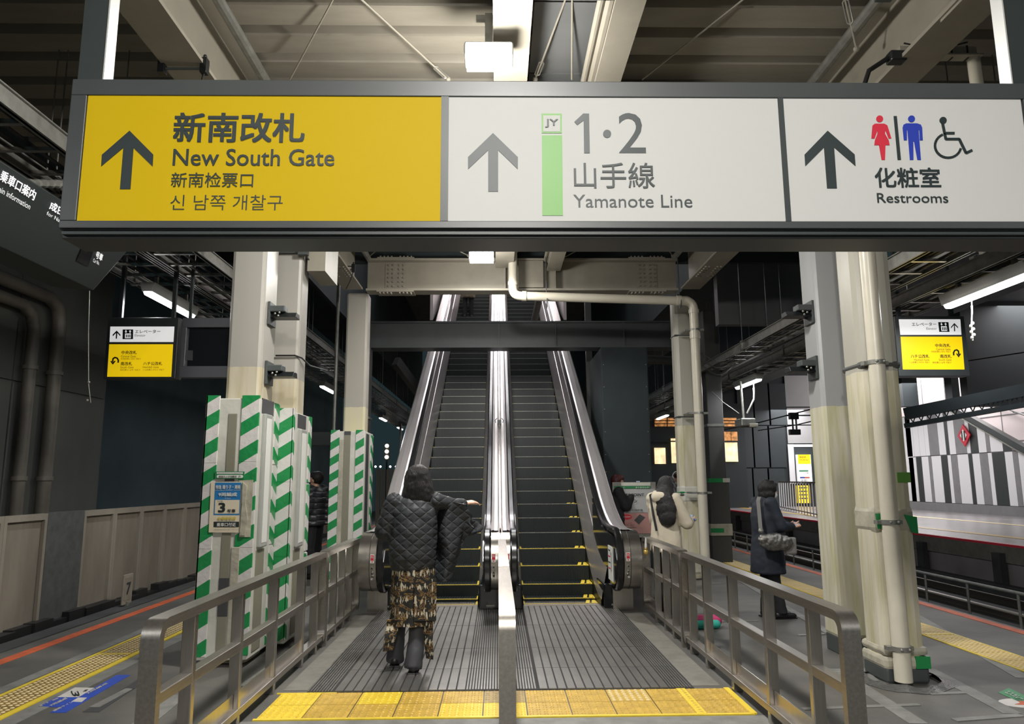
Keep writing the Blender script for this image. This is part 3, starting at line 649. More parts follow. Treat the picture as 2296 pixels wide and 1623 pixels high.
def lift_icon(t, P, pan):
    quad(t, [P(0, 0), P(1, 0), P(.98, 1), P(-.02, 1)], 'ink', .004, 'lift_icon', .002, pan)
    quad(t, [P(.22, .42), P(.78, .42), P(.77, .9), P(.21, .9)], 'sign_w2', .006, 'lift_car', .002, pan)
    for k in range(3): quad(t, [P(.31+.16*k, .52), P(.4+.16*k, .52), P(.4+.16*k, .82), P(.31+.16*k, .82)], 'ink', .008, 'figure', .001, pan)
    quad(t, [P(.3, .36), P(.18, .2), P(.26, .2), P(.26, .06), P(.34, .06), P(.34, .2), P(.42, .2)], 'sign_w2', .006, 'arrow', .001, pan)
    quad(t, [P(.7, .06), P(.82, .22), P(.74, .22), P(.74, .36), P(.66, .36), P(.66, .22), P(.58, .22)], 'sign_w2', .006, 'arrow', .001, pan)
lift_icon(sl, lambda a, b: Z4(1117+95*a, 968+88*b), wp)
for s, b in (('中央改札', (1105, 1160, 1244, 1194)), ('Central Gate', (1101, 1201, 1235, 1222)), ('中央检票口 중앙 개찰구', (1100, 1227, 1280, 1243)), ('南改札', (1098, 1262, 1203, 1296)),
             ('South Gate', (1095, 1302, 1215, 1321)), ('南检票口 남쪽 개찰구', (1092, 1328, 1275, 1343)), ('ハチ公改札', (1304, 1261, 1476, 1294)), ('Hachikō Gate', (1300, 1300, 1444, 1319)), ('八公检票口 하치코 개찰구', (1298, 1327, 1492, 1342))):
    tq4(s, b[0], b[1], b[2], b[3], yp, .014 if b[3]-b[1] > 28 else 0)
def uturn(t, P, pan):
    mb = MB(); pts = [(.92, .72), (.95, .4), (.8, .12), (.55, .04), (.33, .2), (.28, .62)]
    pv_ = [Vector(P(*p)) for p in pts]
    for a, b in zip(pv_, pv_[1:]):
        d = (b-a).normalized(); n = Vector((-d.y, d.x))*1.6; e = d*.5
        mb.prism([q_(t, v.x, v.y, .004) for v in (a+n-e, b+n+e, b-n+e, a-n-e)], (0, -.002, 0))
    mb.prism([q_(t, *P(*p), .004) for p in ((0, .55), (.14, .5), (.3, .72), (.5, .48), (.64, .52), (.3, 1.0))], (0, -.002, 0))
    mb.build('turn_arrow', 'ink', pan)
uturn(sl, lambda a, b: Z4(1003+78*a, 1220+68*b), yp)
# frame of a further sign seen from behind, right of the left elevator sign
t = thing('empty_sign_frame', 'dark sign frame with open middle beside the left elevator sign', 'sign frame', (-3.2, YE, 2.73))
a0 = at(400, 780, Y=YE).x+.02-t.location.x; a1 = .75
MB().box(a0, .02, .58, a1, .14, .69).box(a0, .02, 0, a1, .14, .13).box(a0, .02, .13, a0+.05, .14, .58).box(a1-.05, .02, .13, a1, .14, .58).build('frame', 'frame_light', t, bevel=.004)
MB().box(a0+.05, .06, .13, a1-.05, .075, .58).build('dark_pane', 'gloss', t)
quad(t, [Z4(1645, 1155), Z4(1755, 1160), Z4(1752, 1250), Z4(1645, 1245)], 'charcoal', -.055, 'patch')
for x in (a0+.06, a1-.1): MB().box(x-.015, .06, .69, x+.015, .09, 1.28 if x < 0 else 2.7).build('hanger_post', 'frame_dark', t)
# right elevator sign, mirrored layout
ZR = lambda x, y: (1960+x/6.762, 520+y/6.762)
ZS = lambda x, y: (1796+x/2.704, 700+y/2.704)
wp = quad(sr, [ZR(372, 1325), ZR(1303, 1325), ZR(1320, 1560), ZR(396, 1560)], 'sign_w2', 0, 'white_panel')
yp = quad(sr, [ZS(603, 148), ZS(974, 148), ZS(990, 347), ZS(617, 347)], 'sign_y2', 0, 'yellow_panel')
def tqr(s, x0, y0, x1, y1, pan, bold=0.): return tq(sr, s, *ZR(x0, y0), *ZR(x1, y1), 'ink_grey', pan, bold)
tqr('エレベーター', 570, 1372, 942, 1425, wp, .01); tqr('Elevator', 792, 1445, 950, 1482, wp)
lift_icon(sr, lambda a, b: ZR(970+155*a+20*b, 1367+148*b), wp)
quad(sr, [ZR(*p) for p in ((1215, 1380), (1270, 1440), (1272, 1462), (1222, 1412), (1228, 1505), (1211, 1505), (1209, 1412), (1162, 1462), (1164, 1440))], 'ink_grey', .004, 'arrow', .002, wp)
for s, b in (('中央改札', (813, 190, 905, 212)), ('Central Gate', (820, 216, 906, 230)), ('中央检票口 중앙 개찰구', (790, 233, 908, 244)), ('南改札', (843, 255, 912, 278)), ('South Gate', (836, 282, 912, 294)),
             ('南检票口 남쪽 개찰구', (797, 299, 912, 310)), ('ハチ公改札', (665, 255, 778, 278)), ('Hachikō Gate', (686, 282, 778, 294)), ('八公检票口 하치코 개찰구', (655, 298, 780, 309))):
    tq(sr, s, *ZS(b[0], b[1]), *ZS(b[2], b[3]), 'ink', yp, .014 if b[3]-b[1] > 20 else 0)
uturn(sr, lambda a, b: ZS(970-48*a, 226+48*b), yp)
# ---------------------------------------------------------------- oblique train information board, upper left
t = thing('information_board', 'tilted dark train information board hanging at the upper left edge', 'information board', (-3.45, 4.0, 3.18))
tp = Vector((.30, 0, .40)); e0, e1 = -2.4, 2.18
MB().hexa([(0, e0, 0), (0, e1, 0), (-.35, e1, .03), (-.35, e0, .03), (tp.x, e0, tp.z), (tp.x, e1, tp.z), (-.15, e1, tp.z), (-.15, e0, tp.z)]).build('housing', 'frame_dark', t, bevel=.01)
nrm = Vector((tp.z, 0, -tp.x)).normalized()*.006
def bpt(px, py):
    """point of the tilted board face under a picture point"""
    d = fw + rt*(px-1148)/FPX - up*(py-811.5)/FPX; n = Vector((tp.z, 0, -tp.x)); o = t.location
    k = (o-Vector((0, 0, CAM_H))).dot(n)/d.dot(n); return Vector((0, 0, CAM_H))+d*k-o+nrm
def btext(s, a, b, cc, bold=0.): A, B, C_ = bpt(*a), bpt(*b), bpt(*cc); return text(s, A, Vector((0, B.y-A.y, 0)), C_-A, 'sign_w2', t, bold)
btext('乗車口案内', (-4, 402), (76, 447), (4, 378), .02); btext('Train information', (-18, 421), (70, 463), (-14, 408), 0)
btext('成田空港', (108, 467), (176, 503), (113, 448), .02); btext('for Narita Airport', (102, 483), (185, 522), (105, 472), 0)
btext('号車', (212, 577), (228, 584), (216, 561), .02); btext('Car No.', (207, 586), (222, 592), (209, 578), 0)
q1 = [bpt(170, 583), bpt(196, 596), bpt(211, 552), bpt(188, 541)]
MB().prism(q1, nrm*.3).build('window', 'gloss', t)
for y in (-2.2, 1.9): MB().bar((-.05, y, .38), (-.05, y, .82), .05, .05).build('hanger_post', 'frame_dark', t)
w_ = thing('hanging_wire', 'thin loose wire with clips dangling under the information board', 'wire', (-3.45, 6.12, 3.16))
MB().tube([(0, 0, 0), (.01, .02, -.35), (.06, .0, -.8), (.09, .0, -.95)], .004, 5).build('wire', 'galv', w_)
for z in (-.78, -.93): MB().sph((.06, 0, z), .012).build('clip', 'galv', w_)
t = thing('flexible_conduit', 'ribbed grey flexible conduit curving behind the information board', 'conduit', (-3.1, 5.2, 3.7))
pt = [(-.25, -.2, -.05), (-.12, .05, .05), (.0, .3, .25), (.06, .35, .5), (.03, .3, .8)]
mb = MB(); P_ = [Vector(p) for p in pt]; pp = []
for i in range(len(P_)-1): pp += [P_[i].lerp(P_[i+1], k/12) for k in range(12)]
mb.tube(pp, [.028 if k % 2 else .035 for k in range(len(pp))], 8).build('conduit', 'galv', t)
# glued poster on the striped left column
# ---------------------------------------------------------------- columns
M['colA'] = column_mat('left_column_paint', (.37, .355, .32), (.55, .50, .39), 2.62, (.46, .40, .26))
M['colR'] = column_mat('right_column_paint', (.36, .365, .365), (.62, .59, .49), 2.24, (.50, .48, .29))
M['colR2'] = column_mat('pipe_column_paint', (.40, .385, .33), (.60, .56, .45), 2.44, (.46, .43, .26))
M['col3'] = column_mat('rear_column_paint', (.36, .34, .30), (.55, .50, .37), 2.75, (.55, .51, .33))
def column(name, label, x0, x1, y0, y1, m, z1=4.62, z0=0., bev=.035):
    t = thing(name, label, 'column', ((x0+x1)/2, (y0+y1)/2, 0), 'canopy columns')
    w_, d_ = (x1-x0)/2, (y1-y0)/2
    MB().box(-w_, -d_, z0, w_, d_, z1).build('shaft', m, t, bevel=bev)
    return t
ca = column('steel_column', 'cream steel column rising from the large green and white striped casing', -2.50, -2.18, 6.75, 7.16, 'colA')
cb = column('steel_column', 'narrower cream steel column directly behind the large striped one', -2.36, -2.07, 7.6, 7.9, 'colA')
c3 = column('steel_column', 'cream steel column with striped lower casing left of the escalators', -2.47, -2.12, 11.8, 12.1, 'col3', 4.62)
cr = column('steel_column', 'plain cream and grey painted square column right of the railing', 3.04, 3.32, 6.8, 7.12, 'colR', z0=.14)
MB().box(-.13, -.15, 0, .13, .15, .15).build('dark_base', 'dark_steel', cr, bevel=.01)
cp = column('steel_column', 'cream column with a white drainpipe strapped to its front', 2.98, 3.31, 5.9, 6.25, 'colR2', z0=.1, bev=.07)
MB().box(-.17, -.18, 0, .17, .18, .12).build('dark_base', 'dark_steel', cp, bevel=.02)
MB().box(-.18, -.19, .10, .18, .19, .2).build('torn_wrap', 'white_dirty', cp, bevel=.03)
MB().box(-.178, -.19, .20, .175, .19, .27).build('torn_wrap', 'white_dirty', cp, bevel=.03)
MB().box(.06, -.193, .11, .175, -.17, .20).build('green_tape', 'tape_flat', cp)
MB().box(-.175, -.185, 1.10, .175, .185, 1.36).build('sheet_wrap', 'white_dirty', cp, bevel=.07)
MB().prism([(-.15, -.19, 1.16), (-.07, -.19, 1.16), (-.07, -.19, 1.28), (-.16, -.19, 1.28)], (0, -.004, 0)).prism([(.07, -.19, 1.27), (.17, -.19, 1.25), (.17, -.19, 1.12), (.12, -.19, 1.13)], (0, -.004, 0)).build('green_tape', 'tape_flat', cp)
MB().box(.05, -.182, 1.52, .155, -.176, 1.60).build('green_tape', mat('lime_tape', (.12, .33, .05), .5), cp)
MB().box(-.172, -.182, 2.44, .172, .182, 2.51).build('clamp_band', 'dark_column', cp, bevel=.07)
dp = thing('drainpipe', 'white plastic drainpipe standing in front of the strapped column', 'pipe', (3.06, 5.81, .04))
MB().tube([(0, 0, 0), (0, 0, 4.6)], .064, 18).build('pipe', 'pipe_cream', dp, smooth=True)
for z in (.22, 1.16, 2.42):
    MB().tube([(0, 0, z), (0, 0, z+.035)], .071, 18).box(-.1, .0, z, .1, .06, z+.03).build('clamp', 'galv', dp, smooth=True)
    MB().sph((.03, -.07, z+.018), .012).sph((-.03, -.07, z+.018), .012).build('clamp_bolt', 'galv', dp)
# plastic film and mortar round the base
t = thing('clear_film', 'crumpled clear plastic film taped around the drainpipe column base', 'plastic film', (3.14, 5.98, 0))
mb = MB(); random.seed(5); n = 26; ring1 = []; ring2 = []
for k in range(n):
    a = 2*math.pi*k/n; r1 = .25+.02*random.random(); r2 = .33+.05*random.random()
    ring1.append((r1*math.cos(a), r1*math.sin(a), .015+.03*random.random())); ring2.append((r2*math.cos(a), r2*math.sin(a), .003))
mb.rings([ring2, ring1], True, False).build('film', mat('crumpled_film', (.16, .16, .155), .12, .3, var=.5, scale=40, bump=1.), t)
# third right column (with pipe down it)
c5 = column('steel_column', 'cream rear column with a down pipe, behind the person in the white hooded jacket', 2.93, 3.26, 11.9, 12.2, 'colR2', 4.6, z0=.0, bev=.07)
for z in (1.30, 2.55, 3.9): MB().box(-.17, -.155, z, .17, .155, z+.03).build('strap', 'dark_steel', c5, bevel=.05)
MB().box(-.172, -.157, 1.16, .172, .157, 1.50).build('sheet_wrap', 'white', c5, bevel=.07)
MB().box(-.174, -.159, 1.34, .174, .159, 1.37).build('green_tape', 'tape_flat', c5, bevel=.05)
MB().box(-.18, -.165, .05, .18, .165, .42).build('sheet_wrap', 'white_dirty', c5, bevel=.07); MB().box(-.181, -.166, .28, -.08, -.16, .36).build('green_tape', 'tape_flat', c5)
dp2 = thing('drainpipe', 'white drainpipe running under the cross girder and down the rear column', 'pipe', (0, 11.35, 0))
def elbow(a, c_, b, r, n=6):
    """points of a rounded corner from a past c_ to b"""
    a, c_, b = map(Vector, (a, c_, b)); p = c_+(a-c_).normalized()*r; q = c_+(b-c_).normalized()*r
    return [(p*(1-t)**2+c_*2*t*(1-t)+q*t*t) for t in [i/n for i in range(n+1)]]
A, B, C_, D = (.25, 0, 5.2), (.25, 0, 4.45), (3.12, 0, 4.36), (3.12, 0, .12)
MB().tube([A]+elbow(A, B, C_, .13)+elbow(B, C_, D, .15)+[D], .072, 16).build('pipe', 'pipe_cream', dp2, smooth=True)
for p, q in (((.25, 0, 5.17), (.25, 0, 5.22)), ((.25, 0, 4.62), (.25, 0, 4.68)), ((.39, 0, 4.445), (.46, 0, 4.443)), ((3.12, 0, 3.75), (3.12, 0, 3.86)), ((2.85, 0, 4.37), (2.92, 0, 4.367)), ((3.12, 0, 4.16), (3.12, 0, 4.22))):
    MB().tube([p, q], .082, 16).build('pipe_socket', 'pipe_cream', dp2, smooth=True)
for x in (.78, 2.9):
    MB().tube([(x, 0, 4.45), (x, .02, 5.2)], .008, 6).tube([(x, 0, 4.33), (x+.012, 0, 4.33)], .088, 16).build('pipe_hanger', 'dark_steel', dp2)
for z in (1.34, 2.56, 3.88): MB().tube([(3.12, 0, z), (3.12, 0, z+.03)], .079, 16).box(2.97, .0, z, 3.27, .35, z+.03).build('clamp', 'galv', dp2)
# ---------------------------------------------------------------- striped casings
def casing(label, x0, x1, y0, y1, h):
    t = thing('column_casing', label, 'column casing', ((x0+x1)/2, (y0+y1)/2, 0), 'striped column casings')
    w_, d_ = (x1-x0)/2, (y1-y0)/2; t['w'] = w_; t['d'] = d_
    random.seed(int(x0*100)); b = MB(); n = 9
    b.box(-w_, -d_, .06, w_, d_, h).build('sheeting', 'white', t, bevel=.012)
    return t, w_, d_
def strip(t, name, m, *b, bevel=.004): return MB().box(*b).build(name, m, t, bevel)
t, w_, d_ = casing('large green and white striped casing with posters around the left column', -2.60, -2.135, 6.62, 7.22, 2.30)
tp_ = [(2.325, 1.72), (1.73, .98), (.99, .09)]
for i, (z1, z0) in enumerate(tp_):
    strip(t, 'striped_tape', 'tape', -w_-.008, -d_-.008, z0, -w_+.115, -d_+.01, z1); strip(t, 'striped_tape', 'tape', w_-.155, -d_-.009, z0+.01, w_+.004, -d_+.01, z1)
    strip(t, 'striped_tape', 'tape', -w_-.008, -d_-.008, z0, -w_+.01, -d_+.3, z1); strip(t, 'striped_tape', 'tape', w_-.01, d_-.14, z0, w_+.007, d_+.004, z1-.02)
strip(t, 'khaki_strip', 'khaki', -w_+.195, -d_-.006, .08, -w_+.275, -d_+.01, 2.16)
for z0, z1 in ((1.42, 1.62), (.42, .74)): strip(t, 'charcoal_patch', 'charcoal', -w_+.193, -d_-.008, z0, -w_+.278, -d_+.01, z1)
strip(t, 'rough_sheet', 'white_dirty', -w_+.285, -d_-.012, .10, -w_+.36, -d_+.01, 1.0, bevel=.006)
strip(t, 'light_box', 'lightbox', w_-.005, -d_+.10, .98, w_+.035, -d_+.30, 2.17, bevel=.012)
strip(t, 'light_box_lens', 'sign_ink' if 0 else 'poster_white', w_+.033, -d_+.13, 1.02, w_+.038, -d_+.27, 2.13)
strip(t, 'charcoal_patch', 'charcoal', w_-.005, -d_+.07, 2.17, w_+.004, -d_+.42, 2.31)
strip(t, 'khaki_strip', 'khaki', w_-.005, -d_+.09, .1, w_+.005, -d_+.32, .96)
# posters on its front
pz = lambda x, y: (440+x/8.115, 1040+y/8.115)
YP = 6.62
ps = thing('boarding_poster', 'cream and blue poster for car number 3 taped on the striped casing', 'poster', (-2.42, YP-.012, 1.1))
def pq(pts, m, name, dy, th=.003, t_=ps, f=pz): return MB().prism([at(*f(x, y), Y=YP-.012-dy)-t_.location for x, y in pts], (0, -th, 0)).build(name, m, t_)
sheet = pq([(272, 330), (835, 320), (790, 1250), (228, 1245)], 'paper', 'sheet', 0)
def rct(x0, y0, x1, y1, k=-.052):  # leaning rectangle
    return [(x0, y0), (x1, y0), (x1+(y1-y0)*k, y1), (x0+(y1-y0)*k, y1)]
pq(rct(345, 340, 820, 930), 'poster_blue', 'blue_field', .003, .001); pq(rct(347, 655, 790, 905), 'paper', 'number_field', .004, .001); pq(rct(318, 1050, 778, 1150, -.03), 'ink', 'black_field', .003, .001)
pq([(750, 300), (1040, 290), (985, 1330), (780, 1330), (790, 1250), (850, 340)], 'white_dirty', 'taped_sheet', -.002, .004)
pq([(850, 330), (930, 400), (900, 700), (940, 1000), (890, 1300), (800, 1300), (840, 700)], 'white_dirty', 'crumpled_edge', .002, .012)
def pt_(s, x0, y0, x1, y1, m, bold=0., t_=ps, f=pz):
    a = at(*f(x0, y1), Y=YP-.019)-t_.location; b = at(*f(x1, y1), Y=YP-.019)-t_.location; c_ = at(*f(x0, y0), Y=YP-.019)-t_.location
    return text(s, a, (b.x-a.x, 0, 0), (0, 0, c_.z-a.z), m, t_, bold)
pt_('特急 踊り子・湘南', 352, 385, 802, 458, 'poster_white', .02); pt_('Limited Express ODORIKO・SHONAN', 350, 470, 800, 490, 'poster_white'); pt_('9両編成', 402, 520, 740, 592, 'poster_white', .025)
pt_('9 Cars', 520, 612, 625, 635, 'poster_white'); pt_('Car No.', 382, 665, 495, 690, 'ink'); pt_('3', 395, 705, 522, 885, 'ink', .03); pt_('号車', 560, 822, 715, 885, 'ink', .02)
pt_('全車指定席', 382, 960, 722, 1020, 'poster_yellow', .03); pt_('乗車口付近', 370, 1070, 720, 1140, 'poster_white', .02); pt_('ご乗車の際は係員の案内に従い順序よくお並びください', 318, 1190, 770, 1206, 'ink')
cs = thing('camera_notice', 'small green security camera notice above the boarding poster', 'notice', (-2.42, YP-.010, 1.75))
pq([(348, 138), (882, 138), (868, 268), (340, 268)], 'sticker_green', 'plate', 0, .004, cs)
for y0, y1 in ((150, 182), (200, 255)):
    n = 10; h = (y1-y0)/2; pts = [(372+h+h*math.cos(a), y0+h+h*math.sin(a)) for a in [math.pi/2+math.pi*k/n for k in range(n+1)]]+[(852-h+h*math.cos(a), y0+h+h*math.sin(a)) for a in [-math.pi/2+math.pi*k/n for k in range(n+1)]]
    pq(pts, 'poster_white', 'label_field', .004, .001, cs)
pt_('Security System In Operation', 395, 158, 832, 174, 'ink', 0, cs); pt_('防犯カメラ作動中', 415, 215, 735, 245, 'ink', .01, cs); pt_('JR', 765, 212, 812, 246, 'ink', 0, cs)
t, w_, d_ = casing('second striped casing joined behind the large one around the rear left column', -2.45, -2.0, 7.24, 7.95, 2.24)
for i, (z1, z0) in enumerate(((2.27, 1.55), (1.56, .85), (.86, .09))):
    strip(t, 'striped_tape', 'tape', .08, -d_-.008, z0, w_+.004, -d_+.01, z1); strip(t, 'striped_tape', 'tape', w_-.01, d_-.11, z0, w_+.008, d_+.004, z1-.03)
    strip(t, 'striped_tape', 'tape', w_-.01, -d_-.008, z0, w_+.008, -d_+.05, z1)
strip(t, 'light_box', 'lightbox', w_-.005, -d_+.20, .92, w_+.035, -d_+.42, 2.08, bevel=.012); strip(t, 'light_box_lens', 'poster_white', w_+.033, -d_+.23, .96, w_+.038, -d_+.39, 2.04)
strip(t, 'charcoal_patch', 'charcoal', w_-.005, -d_+.16, 2.09, w_+.004, -d_+.48, 2.23); strip(t, 'khaki_strip', 'khaki', w_-.005, -d_+.18, .1, w_+.005, -d_+.42, .9)
t, w_, d_ = casing('farthest striped casing, around the rear column left of the escalators', -2.58, -2.06, 11.5, 12.25, 2.33)
for i, (z1, z0) in enumerate(((2.35, 1.55), (1.56, .85), (.86, .09))):
    strip(t, 'striped_tape', 'tape', -w_-.008, -d_-.008, z0, -w_+.13, -d_+.01, z1); strip(t, 'striped_tape', 'tape', w_-.14, -d_-.009, z0, w_-.01, -d_+.01, z1)
strip(t, 'khaki_strip', 'khaki', -.06, -d_-.006, .08, .04, -d_+.01, 2.3); strip(t, 'charcoal_patch', 'charcoal', -.058, -d_-.008, 2.27, .042, -d_+.01, 2.33); strip(t, 'rough_sheet', 'white_dirty', -.13, -d_-.012, .2, -.065, -d_+.01, 2.2)
strip(t, 'charcoal_patch', 'charcoal', w_-.005, -d_+.1, .3, w_+.006, -d_+.35, 2.3); strip(t, 'striped_tape', 'tape', w_-.01, d_-.2, .1, w_+.008, d_, 2.3)
# conduit bands and brackets on the columns
def bracket(label, loc, sgn, rot=0, group='black cable brackets on the columns'):
    t = thing('column_bracket', label, 'bracket', loc, group)
    MB().box(-.012, -.10, -.12, .012, .10, .10).build('mounting_plate', 'dark_steel', t, bevel=.003)
    s = sgn
    MB().hexa([(min(0, s*.25), -.09, -.05), (max(0, s*.25), -.09, -.05), (max(0, s*.25), .07, -.05), (min(0, s*.25), .07, -.05)] + [(min(0, s*.25), -.05, .0+.0), (max(0, s*.25), -.05, .0), (max(0, s*.25), .05, .0), (min(0, s*.25), .05, .0)]).build('arm', 'black', t, bevel=.004)
    MB().box(min(0, s*.15), -.10, .0, max(0, s*.15), .02, .06).build('cable_clip', 'dark_steel', t, bevel=.01)
    mb = MB(); [mb.sph((s*x, -.10, z), .011) for x, z in ((.06, -.02), (.10, -.01), (.09, -.04))]; mb.build('bolts', 'galv', t)
    t.rotation_euler.z = rot; return t
bracket('upper black bracket on the side of the left cream column', (-2.165, 6.95, 3.15), 1)
bracket('lower black bracket on the side of the left cream column', (-2.165, 6.95, 2.58), 1)
bracket('upper black bracket on the left side of the plain right column', (3.03, 6.93, 3.15), -1)
bracket('lower black bracket on the left side of the plain right column', (3.03, 6.93, 2.61), -1)
t = thing('clamp_rods', 'dark clamp and rods around the top of the rear left column', 'clamp', (-2.2, 7.55, 3.95))
MB().box(-.22, 0, 0, .16, .03, .05).box(.10, -.04, -.03, .20, .03, .07).tube([(.15, -.02, 0), (.24, .3, -.12)], .008, 6).build('clamp', 'dark_steel', t)
t = thing('conduit_band', 'thin black cable tied around the rear left column at mid height', 'cable', (-2.2, 7.57, 2.83))
MB().tube([(-.1, 0, .02), (.10, 0, .02), (.16, .05, 0), (.18, .3, -.04), (.3, .6, -.05)], .009, 6).build('cable', 'cable', t)
t = thing('beam_stub', 'boxed cream beam end projecting beside the rear left column', 'beam', (-1.98, 7.65, 3.78))
MB().box(-.05, .0, .0, .14, .6, .9).build('beam', 'cream_beam', t)
def rod_clamp(label, loc, L, group='beam clamps'):
    t = thing('beam_clamp', label, 'clamp', loc, group)
    MB().tube([(0, 0, .0), (L, 0, 0)], .009, 6).tube([(0, 0, -.05), (L, 0, -.05)], .009, 6).build('rod', 'dark_steel', t)
    for x in (0, L): MB().box(x-.025, -.03, -.09, x+.025, .03, .03).sph((x, 0, .05), .015).build('jaw', 'black', t, bevel=.005)
    MB().tube([(L, 0, -.08), (L-.05, .05, -.2), (L-.12, .1, -.32)], .008, 6).build('cable', 'cable', t); return t
p = at(365, 140, Y=5.1); rod_clamp('dark beam clamp with two rods under the left girder, above the sign', tuple(p), .31)
p = at(735, 597, Y=10.6); rod_clamp('dark beam clamp with two rods near the top of the rear left column', tuple(p), .38)
# ---------------------------------------------------------------- lamps
def flood(label, loc):
    t = thing('floodlight', label, 'lamp', loc, 'square ceiling floodlights')
    MB().box(-.19, -.115, -.05, .19, .115, .06).build('housing', 'lamp_body', t, bevel=.02)
    MB().box(-.175, -.12, -.075, .175, .10, -.045).box(-.175, -.122, -.05, .175, -.115, .04).build('lens', 'lamp', t, bevel=.01)
    MB().box(-.03, -.03, .06, .03, .03, .35).box(-.1, -.02, .3, .1, .02, .34).build('bracket', 'galv', t); return t
flood('very bright square floodlight above the large sign', AXIS[0]); flood('bright square floodlight farther back in front of the cross girder', AXIS[1])
for k, (x, y, z) in enumerate(AXIS[2:]): flood(['square floodlight over the platform behind the viewer', 'square floodlight farthest behind the viewer'][k], (x, y, z))
def tube_lamp(label, loc, group):
    t = thing('tube_lamp', label, 'lamp', loc, group)
    MB().prism([(-.09, 0, .10), (.09, 0, .10), (.06, 0, -.01), (-.06, 0, -.01)], (0, 1.3, 0)).build('housing', 'lamp_body', t, bevel=.006)
    MB().prism([(-.055, 0.02, -.012), (.055, .02, -.012), (.035, .02, -.05), (-.035, .02, -.05)], (0, 1.26, 0)).build('lens', 'tube', t, bevel=.008)
    MB().box(-.02, .2, .1, .02, .24, .22).box(-.02, 1.05, .1, .02, 1.09, .22).build('hanger', 'galv', t); return t
labs = ['tube lamp behind the viewer on the left', 'nearest left tube lamp above the elevator sign', 'second left tube lamp, between two columns', 'third left tube lamp, beyond the rear column', 'fourth left tube lamp, just left of the escalator',
        'tube lamp behind the viewer on the right', 'nearest right tube lamp above the mirrored elevator sign', 'second right tube lamp with a camera hanging below', 'third right tube lamp near the rear column', 'fourth right tube lamp deep along the platform']
for (x, y, z), lab in zip(TUBES[0]+TUBES[1], labs): tube_lamp(lab, (x, y, z), 'tube lamps along the %s edge' % ('left' if x < 0 else 'right'))
# ---------------------------------------------------------------- cable trays
def tray(label, x0, x1, z, y0, y1, m='galv', step=.42, cables=4):
    t = thing('cable_tray', label, 'cable tray', (x0, y0, z), 'ladder cable trays'); L = y1-y0; W_ = x1-x0
    for x in (0, W_):
        MB().box(x-.012, 0, 0, x+.012, L, .14).box(x-.03, 0, 0, x+.03, L, .012).box(x-.03, 0, .13, x+.03, L, .14).build('side_rail', m, t)
    rm = MB().box(.02, -.02, .0, W_-.02, .02, .03).mesh('rung', 'steel')
    for k in range(int(L/step)): link('rung', rm, t, (0, .2+step*k, .01))
    random.seed(int(x0*10)); cb_ = MB()
    for k in range(cables):
        x = W_*(k+.7)/(cables+.6); cb_.tube([(x+random.uniform(-.03, .03), L*i/14, .055+.01*random.random()) for i in range(15)], .016, 5)
    cb_.build('cables', 'cable', t)['kind'] = 'stuff'
    rods = MB()
    for k in range(int((L-.7)/2.9)+1):
        for x in (0, W_): rods.tube([(x, .6+2.9*k, .1), (x, .6+2.9*k, (5.43 if y0+.6+2.9*k < 11.9 else 5.93)-z)], .006, 5).box(x-.03, .57+2.9*k, -.02, x+.03, .63+2.9*k, .16)
    rods.build('hanger_rods', 'galv', t)['kind'] = 'stuff'
    return t
tray('ladder cable tray over the left tube lamps', -4.48, -3.83, 3.98, 2.5, 33); tray('darker ladder cable tray beside the left columns', -3.75, -3.22, 3.98, 2.5, 30)
tray('ladder cable tray over the right tube lamps', 4.70, 5.16, 3.54, 2.5, 32); tray('ladder cable tray nearest the right columns', 4.02, 4.45, 3.64, 2.5, 32)
for x, ln, lab in ((-2.08, 14, 'long galvanised conduit running beside the left girder'), (.86, 19, 'long grey conduit running left of the right purlin'), (.79, 19, 'thinner grey conduit left of its thicker neighbour under the roof'), (2.88, 14, 'long channel rail running beside the right girder')):
    t = thing('roof_conduit', lab, 'conduit', (x, -3, 5.12), 'conduits under the roof')
    MB().tube([(0, 0, 0), (0, ln+.5, 0)], .045 if x in (-2.08, .86, 2.88) else .03, 10).build('pipe', 'galv' if x < 0 or x > 2 else 'cream_beam', t, smooth=True)
    for k in range(6): MB().box(-.06, 1+2.3*k, -.06, .06, 1.04+2.3*k, .18).build('clip', 'dark_steel', t)
def rod(label, a, b, buckle=.5, group='thin tie rods under the roof'):
    t = thing('tie_rod', label, 'tie rod', a, group); d = Vector(b)-Vector(a)
    MB().tube([(0, 0, 0), d], .008, 6).build('rod', 'cream_beam', t)
    if buckle:
        c_ = d*buckle; u = d.normalized()*.10; n = u.cross(Vector((0, 0, 1))).normalized()*.022
        MB().tube([c_-u, c_-u*.8+n, c_+u*.8+n, c_+u], .007, 6).tube([c_-u, c_-u*.8-n, c_+u*.8-n, c_+u], .007, 6).build('turnbuckle', 'galv', t)
        MB().sph((0, 0, 0), .025).build('end_lug', 'cream_beam', t)
rod('diagonal tie rod left of the bright floodlight, leaning right', at(650, 178, Y=6.2), at(757, -20, Y=5.15), 0)
rod('diagonal tie rod with turnbuckle ending left of the floodlight', at(1005, 178, Y=6.2), at(790, -20, Y=5.1), .09)
rod('diagonal tie rod with turnbuckle right of the floodlight', at(1200, 178, Y=6.2), at(1275, -20, Y=5.12), .14)
rod('vertical looking thin rod beside the turnbuckle rod', at(1282, 178, Y=6.2), at(1283, -20, Y=5.12), 0)
rod('long diagonal tie rod above the restroom panel', at(1440, 178, Y=6.2), at(1690, -20, Y=5.12), 0)
rod('short rod with shackle hanging by the right girder', at(1920, 110, Y=5.4), at(1888, -30, Y=5.2), .6)
rod('tie rod meeting the cross girder at its left end', at(830, 573, Y=11.5), at(885, 528, Y=10.4), 0)
rod('tie rod meeting the cross girder left of the second floodlight', at(1050, 573, Y=11.5), at(960, 528, Y=10.4), .4)
